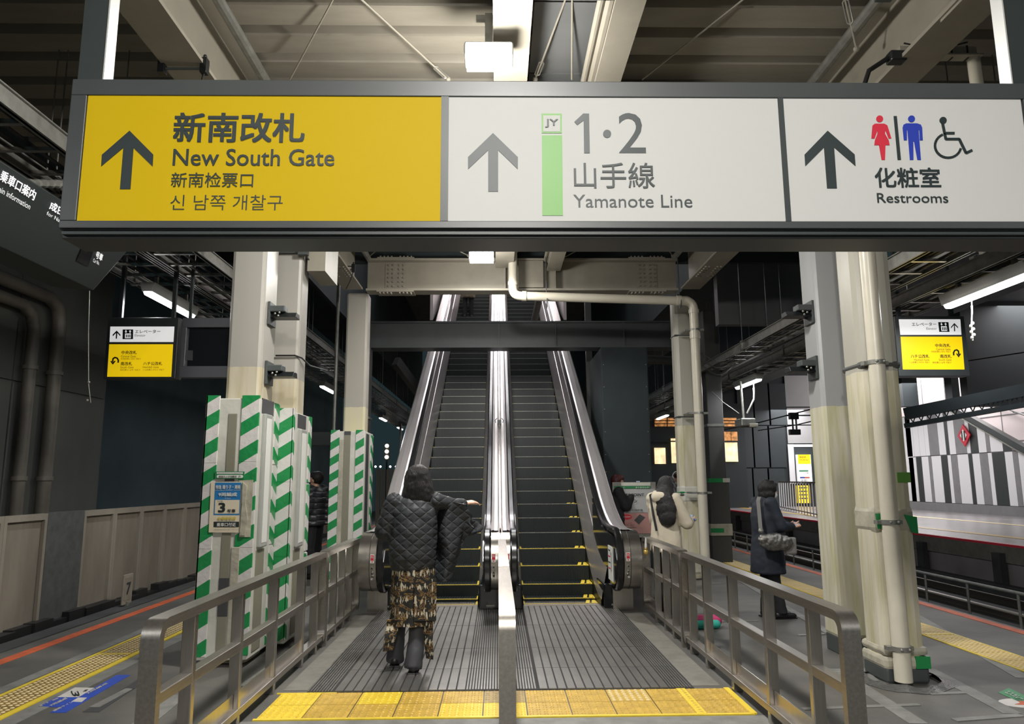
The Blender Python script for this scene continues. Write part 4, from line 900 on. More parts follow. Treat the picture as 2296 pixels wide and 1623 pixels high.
rod('tie rod meeting the cross girder behind the drainpipe top', at(1135, 573, Y=11.5), at(1158, 528, Y=10.4), .4)
rod('tie rod meeting the cross girder right of its gusset', at(1265, 577, Y=11.5), at(1350, 532, Y=10.4), 0)
rod('tie rod with turnbuckle above the right end of the cross girder', at(1508, 573, Y=11.5), at(1475, 530, Y=10.4), .5)
# cream floodlight bracket above the sign at right
t = thing('cable_bracket', 'cream bracket beam with cable ties above the right end of the sign', 'bracket', tuple(at(2020, 125, Y=5.0)), None)
MB().box(-.0, 0, 0, .58, .05, .08).box(.0, -.04, -.012, .60, .05, .0).build('beam', 'cream', t); MB().tube([(.56, .02, -.0), (.57, .02, -.5)], .045, 12).build('post', 'pipe_cream', t, smooth=True)
MB().box(-.1, -.05, -.06, .02, .04, .02).build('junction', 'black', t, bevel=.01); MB().tube([(-.1, 0, -.02), (-.25, .0, -.12), (-.32, 0, -.3)], .018, 8).build('cable', 'cable', t)
MB().tube([(.02, -.02, .09), (.15, -.02, .06), (.35, -.02, .06), (.5, -.02, .1)], .006, 6).build('cable', 'cable', t)
for x in (.18, .38, .5): MB().box(x, -.005, -.015, x+.012, .055, .085).build('cable_tie', 'black', t)
# large dark spotlight unit at the right edge
s0 = at(2222, 604, Y=7.7)
t = thing('spotlight_unit', 'large dark twin headed spotlight unit hanging at the right edge', 'spotlight', (s0.x, s0.y, s0.z))
for x, y in ((-.10, -.0), (.16, -.2)):
    mb = MB(); mb.tube([(x-.05, y, -.03), (x+.09, y, -.03)], .13, 18).build('head', 'dark_steel', t, bevel=.006); MB().box(x-.065, y-.02, -.03, x-.05, y+.02, .16).build('bracket_arm', 'frame', t, bevel=.005)
MB().box(-.02, -.1, -.13, .5, .18, .12).build('body', mat('blue_grey_metal', (.06, .07, .09), .45), t, bevel=.02)
MB().box(-.15, .0, .12, .45, .12, .17).build('top_bar', 'galv', t)
MB().tube([(-.04, .05, .17), (-.04, .05, 1.0)], .035, 12).build('hanging_post', 'pipe_cream', t, smooth=True)
MB().tube([(-.0, .0, .2), (.2, -.02, .22), (.45, 0, .2)], .012, 6).build('cable', 'cable', t)
t = thing('knotted_rope', 'knotted white rope hanging from the nearest right tube lamp', 'rope', (4.88, 7.28, 3.355), None)
MB().tube([(0, 0, 0), (-.01, 0, -.12), (-.03, 0, -.26), (-.035, 0, -.42)], .007, 6).build('rope', 'white', t); mb = MB(); [mb.sph((-.03+.012*(-1)**k, -.005, -.24-.03*k), .017, n=6) for k in range(6)]; mb.build('knot', 'white', t)
# security camera under the second right tube lamp
p = at(1670, 948, Y=13.95)
t = thing('security_camera', 'box shaped security camera hanging from a pole at right', 'camera', tuple(p))
MB().box(-.15, -.25, -.08, .13, .15, .07).build('body', 'galv', t, bevel=.02); MB().box(.0, -.27, -.10, .16, -.1, -.03).build('hood', 'cream', t, bevel=.01); MB().tube([(-.02, 0, .07), (-.04, 0, .80)], .025, 8).build('pole', 'galv', t, smooth=True)
MB().tube([(.05, 0, .18), (.2, 0, .45), (.22, 0, .75)], .018, 6).tube([(-.1, 0, .18), (-.4, 0, .4), (-.6, 0, .6)], .008, 6).build('cable', 'galv', t)
t = thing('slack_cables', 'bundle of slack grey cables right of the rear drainpipe column', 'cables', tuple(at(1556, 775, Y=11.8)), None)
a = Vector((0, 0, 0)); b = at(1648, 795, Y=12.9)-t.location
for k in range(3):
    MB().tube([a.lerp(b, i/8)+Vector((0, 0, -.12*k*.6-(.18+.05*k)*math.sin(math.pi*i/8))) for i in range(9)], .008, 5).build('cable', 'galv', t)
# ---------------------------------------------------------------- escalators
SL = .55
def esc_z(y): return SL*(y-9.915)           # line through the step noses
def path(off, y0, y1=26.6, n_curve=6):
    """side profile: level, then a curve, then the slope; off = height above the nose line"""
    yb = 10.25; pts = [(y0, off+.10)]
    y_s, y_e = yb-.75, yb+.75
    pts.append((y_s, off+.10))
    A_, B_ = Vector((y_s, off+.10)), Vector((y_e, off+esc_z(y_e))); c_ = Vector((9.915+.10/SL, off+.10))
    for i in range(1, n_curve+1):
        q = i/n_curve; P = A_*(1-q)**2+c_*2*q*(1-q)+B_*q*q; pts.append((P.x, P.y))
    pts.append((y1, off+esc_z(y1))); return pts
def sweep(mb, sec, y0, off0=0., cx=0, s=1, y1=26.6, closed=False):
    """sec: list of (outward distance, height offset) swept along the profile"""
    rs = []
    base = path(0, y0, y1)
    for (y, z) in base: rs.append([(cx+s*x, y, z+h+off0) for x, h in sec])
    return mb.rings(rs, closed, closed)
HN = 8.62  # front of the handrail loop
def escalator(label, cx, order, extra):
    t = thing('escalator', label, 'escalator', (cx, 9.6, 0), 'twin escalators')
    D = Vector((-cx, -9.6, 0))
    def fin(mb, name, m, par=t, **k):
        o = mb.build(name, m, par, **k); return o
    def sh(mb): mb.v = [(x-cx, y-9.6, z) for x, y, z in mb.v]; return mb
    # steps
    tr = MB(); W_ = .475
    tr.box(-W_, 0, -.2, W_, .40, -.008)
    for k in range(27):
        x = -W_+.02+k*(2*W_-.04)/27; tr.box(x, .004, -.008, x+.021, .40, 0)
    for k in range(27):
        x = -W_+.02+k*(2*W_-.04)/27; tr.box(x, -.006, -.2, x+.017, .0, -.012)
    sm = tr.mesh('step', 'step')
    ye = MB().box(-W_+.02, -.002, -.004, W_-.02, .016, .003).box(-W_, -.002, -.006, -W_+.022, .38, .004).box(W_-.022, -.002, -.006, W_, .38, .004).mesh('edge_line', 'yellow')
    yg = MB().box(-W_+.02, -.003, -.004, W_-.02, .008, .003).mesh('nose_line', 'galv')
    ye2 = MB().box(-W_, .003, -.004, -W_+.015, .03, .003).box(W_-.02, .003, -.004, W_, .05, .003).mesh('edge_line', 'yellow')
    noses = [(9.70, .004), (9.97, .035)] + [(10.24+.365*k, .18+.2008*k) for k in range(43)]
    for k, (y, z) in enumerate(noses):
        o = link('step', sm, t, (0, y-9.6, z)); link('edge_line', ye if k < 5 else ye2, o)
        if k >= 5: link('nose_line', yg, o)
    if extra:
        for k in range(13):
            y, z = noses[k]; q = 1 if k < 8 else .6
            MB().prism([(W_-.16*q, 0, 0), (W_-.11*q, 0, 0), (W_-.06*q, .33, 0), (W_-.11*q, .33, 0)], (0, 0, .006)).prism([(W_-.08*q, 0, 0), (W_-.035*q, 0, 0), (W_-.0*q, .33, 0), (W_-.04*q, .33, 0)], (0, 0, .006)).build('yellow_mark', 'yellow', t, loc=(0, y-9.6, z+.001))
    for s in (-1, 1):
        inner = (s == 1) != (cx > 0)     # side facing the twin
        # skirt and inner panel
        fin(sh(sweep(MB(), [(.482, -.25), (.482, .0)], 9.45, 0, cx, s)), 'skirt', 'step')
        fin(sh(sweep(MB(), [(.482, .0), (.488, .05), (.562, .40), (.566, .42)], 9.40, 0, cx, s)), 'skirt_deck', 'steel_b')
        fin(sh(sweep(MB(), [(.566, .42), (.574, .425), (.600, .85)], 10.35, 0, cx, s)), 'inner_panel', 'steel_b')
        # newel side panel (black gloss)
        pp = [(9.35, .30), (9.9, .50), (10.4, .68), (10.7, .84), (10.75, 1.30), (10.35, 1.10), (9.9, .97), (9.5, .92), (9.0, .90)] + [(8.95+.31*math.cos(a), .60+.28*math.sin(a)) for a in [R(110), R(140), R(170), R(200), R(230), R(260)]] + [(9.2, .30)]
        fin(sh(MB().prism([(cx+s*.56, y, z) for y, z in pp], (s*.02, 0, 0))), 'newel_panel', 'gloss')
        if s == 1 and cx > 0: pass
        # handrail: belt around the newel then up the slope
        top = path(.93-.10+.0, 9.0)
        loop = [(9.6, .30), (9.1, .285)] + [(8.98+.345*math.cos(a), .63+.345*math.sin(a)) for a in [R(q) for q in (265, 245, 225, 205, 185, 165, 145, 125, 105)]]
        pts = loop+[(9.0+.0, .975)]+[(y, z+.045) for y, z in path(.83, 9.0)[1:]]
        mb = MB(); rs = []
        P2 = [Vector((0, y, z)) for y, z in pts]
        for i, p in enumerate(P2):
            d = ((P2[min(i+1, len(P2)-1)]-p).normalized()+(p-P2[max(0, i-1)]).normalized()).normalized()
            n = Vector((0, -d.z, d.y)); rs.append([(cx+s*.61+a*.042, p.y+n.y*b, p.z+n.z*b) for a, b in ((-1, -.012), (-1, .008), (-.6, .02), (.6, .02), (1, .008), (1, -.012))])
        mb.rings(rs, True, True); fin(sh(mb), 'handrail', 'rubber', smooth=True)
        # outer deck
        wo = .255 if not inner else .152
        xo = .61+.045
        sec = [(xo-.005, .865), (xo+.03, .875), (xo+.035, .868), (xo+.5*wo, .868), (xo+.5*wo+.004, .862), (.61+wo-.02, .858), (.61+wo, .83)]
        fin(sh(sweep(MB(), sec, 9.0, 0, cx, s)), 'outer_deck', 'steel_b')
        if not inner:
            fin(sh(sweep(MB(), [(.61+wo, .83), (.61+wo, -.7)], 10.1, 0, cx, s)), 'outer_cladding', 'dark_steel')
            fin(sh(MB().box(cx+s*.60 if s > 0 else cx-.60-wo+.01, 9.25, 0, cx+.60+wo-.01 if s > 0 else cx-.60, 10.6, .30)), 'plinth', 'steel')
        # rounded stainless newel housing
        x0, x1 = (.57, .61+wo) if inner else (.60, .61+wo)
        prof = [(10.25, .20), (9.2, .28)] + [(8.98+.30*math.cos(a), .62+.33*math.sin(a)) for a in [R(q) for q in (262, 244, 226, 208, 190, 172, 154, 136, 118, 100)]] + [(9.0, .955), (10.0, .96), (10.25, 1.02)]
        xs = sorted((cx+s*(x0 if not inner else .655), cx+s*x1))
        fin(sh(MB().prism([(xs[0], y, z) for y, z in prof], (xs[1]-xs[0], 0, 0))), 'newel_housing', 'steel', smooth=True, angle=30)
        if not inner:
            xm = cx+s*.735
            fin(sh(MB().prism([(xm-.003, 8.98+(y-8.98)*1.012, .62+(z-.62)*1.012) for y, z in prof[1:-2]], (.006, 0, 0))), 'seam', 'black')
        # black lower skirt box
        xa, xb = sorted((cx+s*.50, cx+s*(.655 if not inner else .60+wo)))
        fin(sh(MB().box(xa, 9.32, 0, xb, 10.0, .30)), 'black_plinth', 'gloss', bevel=.02)
        # push button plate: red label, buttons
        xb_ = cx+s*(.70 if not inner else .685)
        mb = MB().box(xb_-.022, 8.672, .635, xb_+.022, 8.70, .73); fin(sh(mb), 'red_label', 'poster_white')
        mb = MB().box(xb_-.018, 8.668, .665, xb_+.018, 8.675, .725).prism([(xb_-.012, 8.668, .65), (xb_, 8.668, .643), (xb_+.012, 8.668, .65), (xb_, 8.668, .657)], (0, .004, 0)); fin(sh(mb), 'red_field', 'red')
        o = text('非常停止', (xb_-.015-cx, 8.6665-9.6, .69), (.03, 0, 0), (0, 0, .028), 'poster_white', t)
        for j, z in enumerate((.58, .52, .46) if (s > 0) == (cx > 0) or inner else (.58,)):
            mb = MB().tube([(xb_, 8.70, z), (xb_, 8.664-.0, z)], .014, 12); fin(sh(mb), 'button', 'galv'); mb = MB().tube([(xb_, 8.68, z), (xb_, 8.660, z)], .009, 10); fin(sh(mb), 'button_core', 'black' if j < 2 else 'lamp_body')
    for s in (-1, 1):
        mb = MB().box(cx+s*.64-.05, 9.312, .045, cx+s*.64+.05, 9.318, .065); fin(sh(mb), 'maker_plate', 'galv')
    # comb and landing plates
    xl, xr = (-1.43, .03) if cx < 0 else (.03, 1.475)
    cols = [];
    mb = MB(); mb.box(xl, 5.83, .0, xr, 9.66, .006); mb.cur = 1
    def ribs(x0, x1, pitch, gap):
        n = int((x1-x0)/pitch)
        for k in range(n):
            for ya, yb in ((5.835, 6.45), (6.458, 7.2), (7.208, 8.3), (8.308, 9.655)):
                mb.box(x0+k*pitch+gap/2, ya, .006, x0+(k+1)*pitch-gap/2, yb, .014)
    c0, c1 = cx-.49, cx+.49
    ribs(c0, c1, .07, .012)
    if cx < 0: ribs(xl, c0, .0215, .009); ribs(c1, xr, .0215, .009)
    else: ribs(xl, c0, .0215, .009); ribs(c1, xr, .0215, .009)
    fin(sh(mb), 'landing_plate', ['plate_dark', 'plate'])
    mb = MB()
    for k in range(50): mb.box(cx-.475+k*.019, 9.60, .012, cx-.475+k*.019+.011, 9.70, .02)
    mb.box(cx-.475, 9.52, .0, cx+.475, 9.61, .018); fin(sh(mb), 'comb', 'steel_h')
    mb = MB().box(cx-.47, 9.655, .012, cx+.47, 9.67, .022); fin(sh(mb), 'comb_edge', 'yellow')
    return t
eL = escalator('left escalator of the pair, which the person in the quilted jacket approaches', -.735, 0, False)
eR = escalator('right escalator of the pair, empty, with double yellow marks on its steps', .795, 1, True)
# sign sticker on the right newel and centre divider fittings
t = thing('escalator_notice', 'white notice sticker on the black inner panel of the right newel', 'notice', (.795+.558, 8.95, .35))
MB().box(-.006, -.05, .02, 0, .30, .42).build('sheet', 'poster_white', t)
MB().prism([(-.007, .06+.03*math.cos(a*.52), .24+.12*math.sin(a*.52)) for a in range(12)], (-.001, 0, 0)).build('ring_mark', 'ink', t); MB().prism([(-.009, .06+.018*math.cos(a*.52), .24+.09*math.sin(a*.52)) for a in range(12)], (-.001, 0, 0)).build('ring_centre', 'poster_white', t)
for k in range(4): MB().box(-.008, .12, .36-.07*k, -.006, .27, .375-.07*k).build('text_line', 'red' if k % 2 else 'ink', t)
t = thing('deck_divider', 'steel strip with a small guard clamp between the two escalators', 'divider', (.03, 9.0, .99))
pt = [(y, z) for y, z in path(.87, 9.0)]
mb = MB(); rs = [[(-.012, y-9, z-.98), (.012, y-9, z-.98), (.012, y-9, z-.98+.018), (-.012, y-9, z-.98+.018)] for y, z in pt]; mb.rings(rs).build('strip', 'steel', t)
y = 12.9; z = esc_z(y)+.89-.98
MB().box(-.035, y-9, z, .035, y-8.9, z+.07).tube([(-.06, y-8.98, z+.02), (-.075, y-8.98, z+.06), (-.04, y-8.98, z+.1)], .008, 6).tube([(.06, y-8.98, z+.02), (.075, y-8.98, z+.06), (.04, y-8.98, z+.1)], .008, 6).build('guard_clamp', 'dark_steel', t)
# ---------------------------------------------------------------- railings
def railing(label, x, y0, y1, posts, end_y=None, far_loop=False, group='stainless platform railings'):
    t = thing('platform_railing', label, 'railing', (x, y0, 0), group); L = y1-y0; W_ = .095; H_ = .885
    def strap(pts, w2, th):     # flat bar bent along pts in the (y, z) plane
        P = [Vector((0, y, z)) for y, z in pts]; rs = []
        for i, p in enumerate(P):
            d = ((P[min(i+1, len(P)-1)]-p).normalized()+(p-P[max(0, i-1)]).normalized()).normalized(); n = Vector((0, -d.z, d.y))*th/2
            rs.append([p+Vector((-w2, 0, 0))+n, p+Vector((w2, 0, 0))+n, p+Vector((w2, 0, 0))-n, p+Vector((-w2, 0, 0))-n])
        return MB().rings(rs, True, True)
    r = .07; arc = [(r-r*math.cos(a), H_-.025-r+r*math.sin(a)) for a in [R(q) for q in (0, 20, 45, 70, 90)]]
    e = [(L-y, z) for y, z in arc[::-1]]
    low = [(L-r+r*math.sin(a), .09+r-r*math.cos(a)) for a in [R(q) for q in (90, 60, 30, 0)]]
    strap([(0, 0)]+arc+e+[(L, .2)]+low, W_/2, .05).build('top_rail', 'steel_h', t, smooth=True, angle=50)
    MB().box(-.033, .02, .475, .033, L-.02, .53).build('middle_rail', 'steel_h', t, bevel=.004)
    MB().box(-.038, .02, .075, .038, L-.06, .12).build('lower_rail', 'steel_h', t, bevel=.004)
    pm = MB().box(-.035, -.024, 0, .035, .024, .84).mesh('post', 'steel', .004)
    for y in posts: link('post', pm, t, (0, y-y0, 0))
    ys = [y0]+list(posts)+[y1]
    for a, b in zip(ys, ys[1:]):
        if b-a > .5: MB().box(-.004, a-y0+.03, .12, .004, b-y0-.03, .21).build('kick_plate', 'steel', t)
    return t
railing('nearest stainless railing left of the landing', -1.70, 3.82, 7.38, (4.28, 5.05, 5.82, 6.62, 7.1))
railing('farther stainless railing left of the landing, meeting the escalator', -1.70, 7.44, 9.12, (7.9, 8.32, 8.72))
railing('nearest stainless railing right of the landing', 1.775, 3.86, 7.14, (4.3, 5.0, 5.75, 6.45, 6.95))
railing('farther stainless railing right of the landing, meeting the escalator', 1.775, 7.22, 9.05, (7.62, 8.0, 8.45))
def centre_rail(label, y0, L, posts):
    t = thing('centre_railing', label, 'railing', (.045, y0, 0), 'centre divider rails')
    r = .07; w2, th = .042, .045
    pts = [(0, 0)]+[(r-r*math.cos(a), .885-r+r*math.sin(a)) for a in [R(q) for q in (0, 15, 30, 50, 70, 90)]]+[(L-r+r*math.sin(a), .885-r+r*math.cos(a)) for a in [R(q) for q in (0, 30, 60, 90)]]+[(L, 0)]
    P = [Vector((0, y, z)) for y, z in pts]; rs = []
    for i, p in enumerate(P):
        d = ((P[min(i+1, len(P)-1)]-p).normalized()+(p-P[max(0, i-1)]).normalized()).normalized(); n = Vector((0, -d.z, d.y))*th/2
        rs.append([p+Vector((-w2, 0, 0))+n, p+Vector((w2, 0, 0))+n, p+Vector((w2, 0, 0))-n, p+Vector((-w2, 0, 0))-n])
    MB().rings(rs, True, True).build('top_rail', 'steel_h', t, smooth=True, angle=50)
    pm = MB().box(-.03, -.02, 0, .03, .02, .85).mesh('post', 'steel', .004)
    for y in posts: link('post', pm, t, (0, y, 0))
    MB().box(-.028, .02, .475, .028, L-.02, .53).build('middle_rail', 'steel_h', t, bevel=.004)
centre_rail('near stainless divider rail standing in the middle of the landing', 3.84, 1.95, (.95,))
centre_rail('far stainless divider rail ending between the two escalator newels', 5.85, 2.68, (.9, 1.8))
# ---------------------------------------------------------------- people
def organic(mb, name, m, parent, voxel=.012, smooth=3, factor=.5, displace=None):
    """fuse overlapping shapes into one continuous skin"""
    me = mb.mesh('raw', m); o = bpy.data.objects.new('raw', me); COL.objects.link(o)
    r = o.modifiers.new('r', 'REMESH'); r.mode = 'VOXEL'; r.voxel_size = voxel
    s_ = o.modifiers.new('s', 'SMOOTH'); s_.iterations = smooth; s_.factor = factor
    if displace:
        tx = bpy.data.textures.new('folds', 'CLOUDS'); tx.noise_scale = displace[1]
        d = o.modifiers.new('d', 'DISPLACE'); d.texture = tx; d.strength = displace[0]; d.mid_level = .5
    bpy.context.view_layer.update()
    res = bpy.data.meshes.new_from_object(o.evaluated_get(bpy.context.evaluated_depsgraph_get()))
    bpy.data.objects.remove(o); bpy.data.meshes.remove(me)
    res.name = name; res.materials.clear(); res.materials.append(M[m] if isinstance(m, str) else m); res.shade_smooth()
    return link(name, res, parent)
def ell_loft(mb, secs, n=16):
    return mb.rings([[(cx+rx*math.cos(2*math.pi*k/n), cy+ry*math.sin(2*math.pi*k/n), z) for k in range(n)] for cx, cy, z, rx, ry in secs])
def hand(mb, w_, d, palm_n, curl=.5, s=1.):
    """palm and five fingers from the wrist w_ along d, palm facing palm_n"""
    w_ = Vector(w_); d = Vector(d).normalized(); pn = Vector(palm_n); pn = (pn-d*pn.dot(d)).normalized(); sd = d.cross(pn)
    k = w_+d*.085*s
    for i in range(5):
        o = (i-2)*.0165*s; mb.cap(w_+sd*o*.5, .017*s, k+sd*o, .0125*s, 8)
    for i, L in enumerate((.062, .074, .079, .070)):
        b = k+sd*(i-1.5)*-.020*s; dd = (d+pn*curl*.6).normalized(); m_ = b+dd*L*.5*s; d2 = (d+pn*curl*2.2).normalized()
        mb.cap(b, .0105*s, m_, .0095*s, 8); mb.cap(m_, .0095*s, m_+d2*L*.45*s, .008*s, 8)
    b = w_+d*.03*s-sd*-.03*s*-1 if False else w_+d*.03*s+sd*.03*s
    m_ = b+(d+sd*.9+pn*.5).normalized()*.04*s; mb.cap(b, .0135*s, m_, .0115*s, 8); mb.cap(m_, .0115*s, m_+(d+pn*.8).normalized()*.03*s, .009*s, 8)
BASE = dict(head=(0, .02, 1.53), neck=(0, 0, 1.40), chest=(0, -.01, 1.22), pelvis=(0, 0, .93),
            sl=(-.17, -.01, 1.355), sr=(.17, -.01, 1.355), el=(-.22, .0, 1.08), er=(.22, .0, 1.08), wl=(-.21, .07, .85), wr=(.21, .07, .85),
            hl=(-.09, 0, .90), hr=(.09, 0, .90), kl=(-.095, .02, .49), kr=(.095, .02, .49), al=(-.10, -.01, .09), ar=(.10, -.01, .09))
def person(label, loc, rotz, h=1.65, pose={}, body=True, handd=None, face=True):
    """standing figure facing local +y; one continuous body, clothing added by the caller"""
    t = thing('person', label, 'person', loc); t.rotation_euler.z = rotz; s = h/1.66; t.scale = (s, s, s)
    J = {k: Vector(pose.get(k, v)) for k, v in BASE.items()}
    mb = MB(); hd = J['head']
    mb.sph(hd+Vector((0, 0, .02)), .078, .092, .105, 16, 10); mb.sph(hd+Vector((0, .022, -.045)), .056, .062, .066, 12, 8)   # skull, jaw
    mb.cap(hd+Vector((0, .085, .005)), .011, hd+Vector((0, .108, -.022)), .014, 8)        # nose
    for sx in (-1, 1):
        mb.sph(hd+Vector((sx*.079, -.005, -.005)), .012, .02, .032, 8, 6); mb.cap(hd+Vector((sx*.012, .092, -.06)), .008, hd+Vector((sx*.002, .096, -.06)), .009, 6)
    mb.cap(J['neck'], .052, hd+Vector((0, -.01, -.06)), .05)
    ell_loft(mb, [(J['pelvis'].x, J['pelvis'].y, .86, .14, .10), (J['pelvis'].x, J['pelvis'].y, .95, .15, .105), (0, 0, 1.08, .125, .09), (J['chest'].x, J['chest'].y, 1.24, .155, .105), (J['chest'].x, J['chest'].y, 1.34, .15, .09), (J['neck'].x, J['neck'].y, 1.40, .07, .06)])
    for q in 'lr':
        mb.cap(J['s'+q], .052, J['e'+q], .042); mb.cap(J['e'+q], .042, J['w'+q], .027)
        mb.cap(J['h'+q], .085, J['k'+q], .058); mb.cap(J['k'+q], .058, J['a'+q], .038)
        a = J['a'+q]; mb.cap(a+Vector((0, -.03, -.045)), .035, a+Vector((0, .12, -.06)), .028)
        d = (J['w'+q]-J['e'+q]).normalized()
        pn, cu = (handd or {}).get(q, ((-1 if q == 'r' else 1, 0, 0), .45)); hand(mb, J['w'+q], d, pn, cu)
    o = organic(mb, 'body', 'skin', t, .0095, 3, .5)
    if face:
        for sx in (-1, 1):
            MB().sph(hd+Vector((sx*.030, .082, .012)), .012, .008, .008, 8, 6).build('eye', 'poster_white', t, smooth=True)
            MB().sph(hd+Vector((sx*.030, .0885, .012)), .006, .004, .006, 8, 6).build('iris', 'ink', t); MB().cap(hd+Vector((sx*.016, .088, .034)), .004, hd+Vector((sx*.046, .078, .036)), .003, 6).build('eyebrow', 'hair', t)
    return t, J
def top(t, J, m, name='jacket', hem=.80, loose=.03, sleeve=1., vox=.014, disp=(.018, .09), flare=0, arms='lr', hood=None, cuff=.0):
    mb = MB(); c = J['chest']; p = J['pelvis']
    secs = [(p.x, p.y, hem, .155+loose+flare, .12+loose+flare*.6), (p.x, p.y, (hem+1.0)/2, .155+loose+flare*.5, .115+loose), (0, 0, 1.08, .14+loose, .10+loose), (c.x, c.y, 1.24, .165+loose, .11+loose), (c.x, c.y, 1.345, .16+loose*.6, .095+loose*.6), (J['neck'].x, J['neck'].y, 1.405, .075, .065), (J['neck'].x, J['neck'].y, 1.43, .062, .058)]
    ell_loft(mb, sorted(secs, key=lambda q: q[2]))
    for q in arms:
        w_ = J['e'+q].lerp(J['w'+q], sleeve*.97); mb.cap(J['s'+q], .062+loose*.6, J['e'+q], .055+loose*.6); mb.cap(J['e'+q], .055+loose*.6, w_, .042+loose*.5)
    if hood:
        n = J['neck']; [mb.sph(n+Vector(v), *r) for v, r in hood]
    return organic(mb, name, m, t, vox, 4, .5, disp)
def trousers(t, J, m, hem=.10, wide=.0, vox=.014):
    mb = MB(); p = J['pelvis']; ell_loft(mb, [(p.x, p.y, .82, .165, .125), (p.x, p.y, .92, .16, .12), (p.x, p.y, 1.02, .145, .11)])
    for q in 'lr':
        a = J['a'+q]; k = J['k'+q]; e = k+(a-k)*((k.z-hem)/(k.z-a.z))
        mb.cap(J['h'+q], .098, k, .072+wide*.3); mb.tube([k+Vector((0, 0, .03)), k, k.lerp(e, .5), e], [.066+wide*.3, .068+wide*.3, .060+wide*.6, .060+wide], 14)
    return organic(mb, 'trousers', m, t, vox, 4, .5, (.014, .08))
def shoes(t, J, m='shoe', sole=None):
    for q in 'lr':
        a = J['a'+q]; mb = MB(); mb.cap(a+Vector((0, -.04, -.045)), .042, a+Vector((0, .04, -.05)), .045); mb.cap(a+Vector((0, .04, -.05)), .043, a+Vector((0, .16, -.06)), .036); mb.cap(a+Vector((0, -.02, -.04)), .045, a+Vector((0, -.01, .02)), .045)
        o = organic(mb, 'shoe', m, t, .010, 2); MB().prism([(a.x-.04, a.y-.085, a.z-.098), (a.x+.04, a.y-.085, a.z-.098), (a.x+.045, a.y+.1, a.z-.098), (a.x+.02, a.y+.2, a.z-.098), (a.x-.02, a.y+.2, a.z-.098), (a.x-.045, a.y+.1, a.z-.098)], (0, 0, .022)).build('sole', 'rubber', o)
def hair(t, J, m='hair', shapes=(), vox=.012):
    hd = J['head']; mb = MB(); mb.sph(hd+Vector((0, -.04, .04)), .100, .098, .106, 16, 10); mb.sph(hd+Vector((0, .02, .075)), .080, .085, .062, 14, 8)
    for v, r in shapes: mb.sph(hd+Vector(v), *r, 12, 8)
    return organic(mb, 'hair', m, t, vox, 2, .5, (.012, .03))
def mask(t, J):
    hd = J['head']; mb = MB(); mb.sph(hd+Vector((0, .045, -.05)), .062, .062, .052, 14, 10); o = organic(mb, 'mask', 'mask', t, .009, 2)
    for sx in (-1, 1): MB().tube([hd+Vector((sx*.052, .07, -.03)), hd+Vector((sx*.082, .0, .01))], .003, 5).build('ear_loop', 'mask', t)
def phone(label, p, d, nrm=(0, -.6, .8)):
    d = Vector(d).normalized(); n = Vector(nrm); n = (n-d*n.dot(d)).normalized(); s_ = d.cross(n)
    t = thing('phone', label, 'phone', p); P = []
    for z in (-.004, .004):
        for a, b in ((-1, -1), (1, -1), (1, 1), (-1, 1)): P.append(s_*.036*a+d*.075*b+n*z)
    MB().hexa(P).build('case', 'phone', t, bevel=.003)
    Q_ = [s_*.032*a+d*.070*b+n*.0045 for a, b in ((-1, -1), (1, -1), (1, 1), (-1, 1))]
    MB().prism(Q_, n*.0006).build('screen', mat('phone_screen', (.25, .3, .38), .2, emit=.25) if 'phone_screen' not in bpy.data.materials else bpy.data.materials['phone_screen'], t)
    return t
def W_(t, v): return t.matrix_basis @ Vector(v)
# 1 ---- person in the quilted jacket walking onto the left escalator
t, J = person('person with chin length black hair, black quilted jacket and patterned wrap, walking away', (-.715, 6.48, .014), R(2), 1.66,
    dict(head=(.02, .03, 1.545), neck=(.01, 0, 1.41), er=(.31, .07, 1.33), wr=(.425, .12, 1.345), sr=(.19, -.01, 1.37), sl=(-.18, -.01, 1.36), el=(-.255, .02, 1.12), wl=(-.16, .20, 1.08),
         kl=(-.12, .06, .49), al=(-.155, .10, .095), kr=(.055, .0, .49), ar=(.02, -.13, .09)), handd={'r': ((0, .3, -1), .5), 'l': ((0, 1, .2), .6)})
mb = MB()
ell_loft(mb, [(-.01, -.01, .80, .185, .15), (-.015, -.01, .90, .205, .165), (-.01, -.01, 1.02, .205, .16), (-.005, -.01, 1.16, .205, .155), (0, -.01, 1.30, .20, .13), (.0, -.01, 1.37, .15, .10), (.01, 0, 1.43, .075, .075)], 20)
mb.cap(J['sl'], .085, J['el'], .088); mb.cap(J['el'], .088, J['wl'], .06)
mb.cap(J['sr'], .08, J['er'], .062); mb.cap(J['er'], .062, J['er'].lerp(J['wr'], .9), .045)
organic(mb, 'jacket', 'quilt', t, .013, 4, .5, (.02, .10))
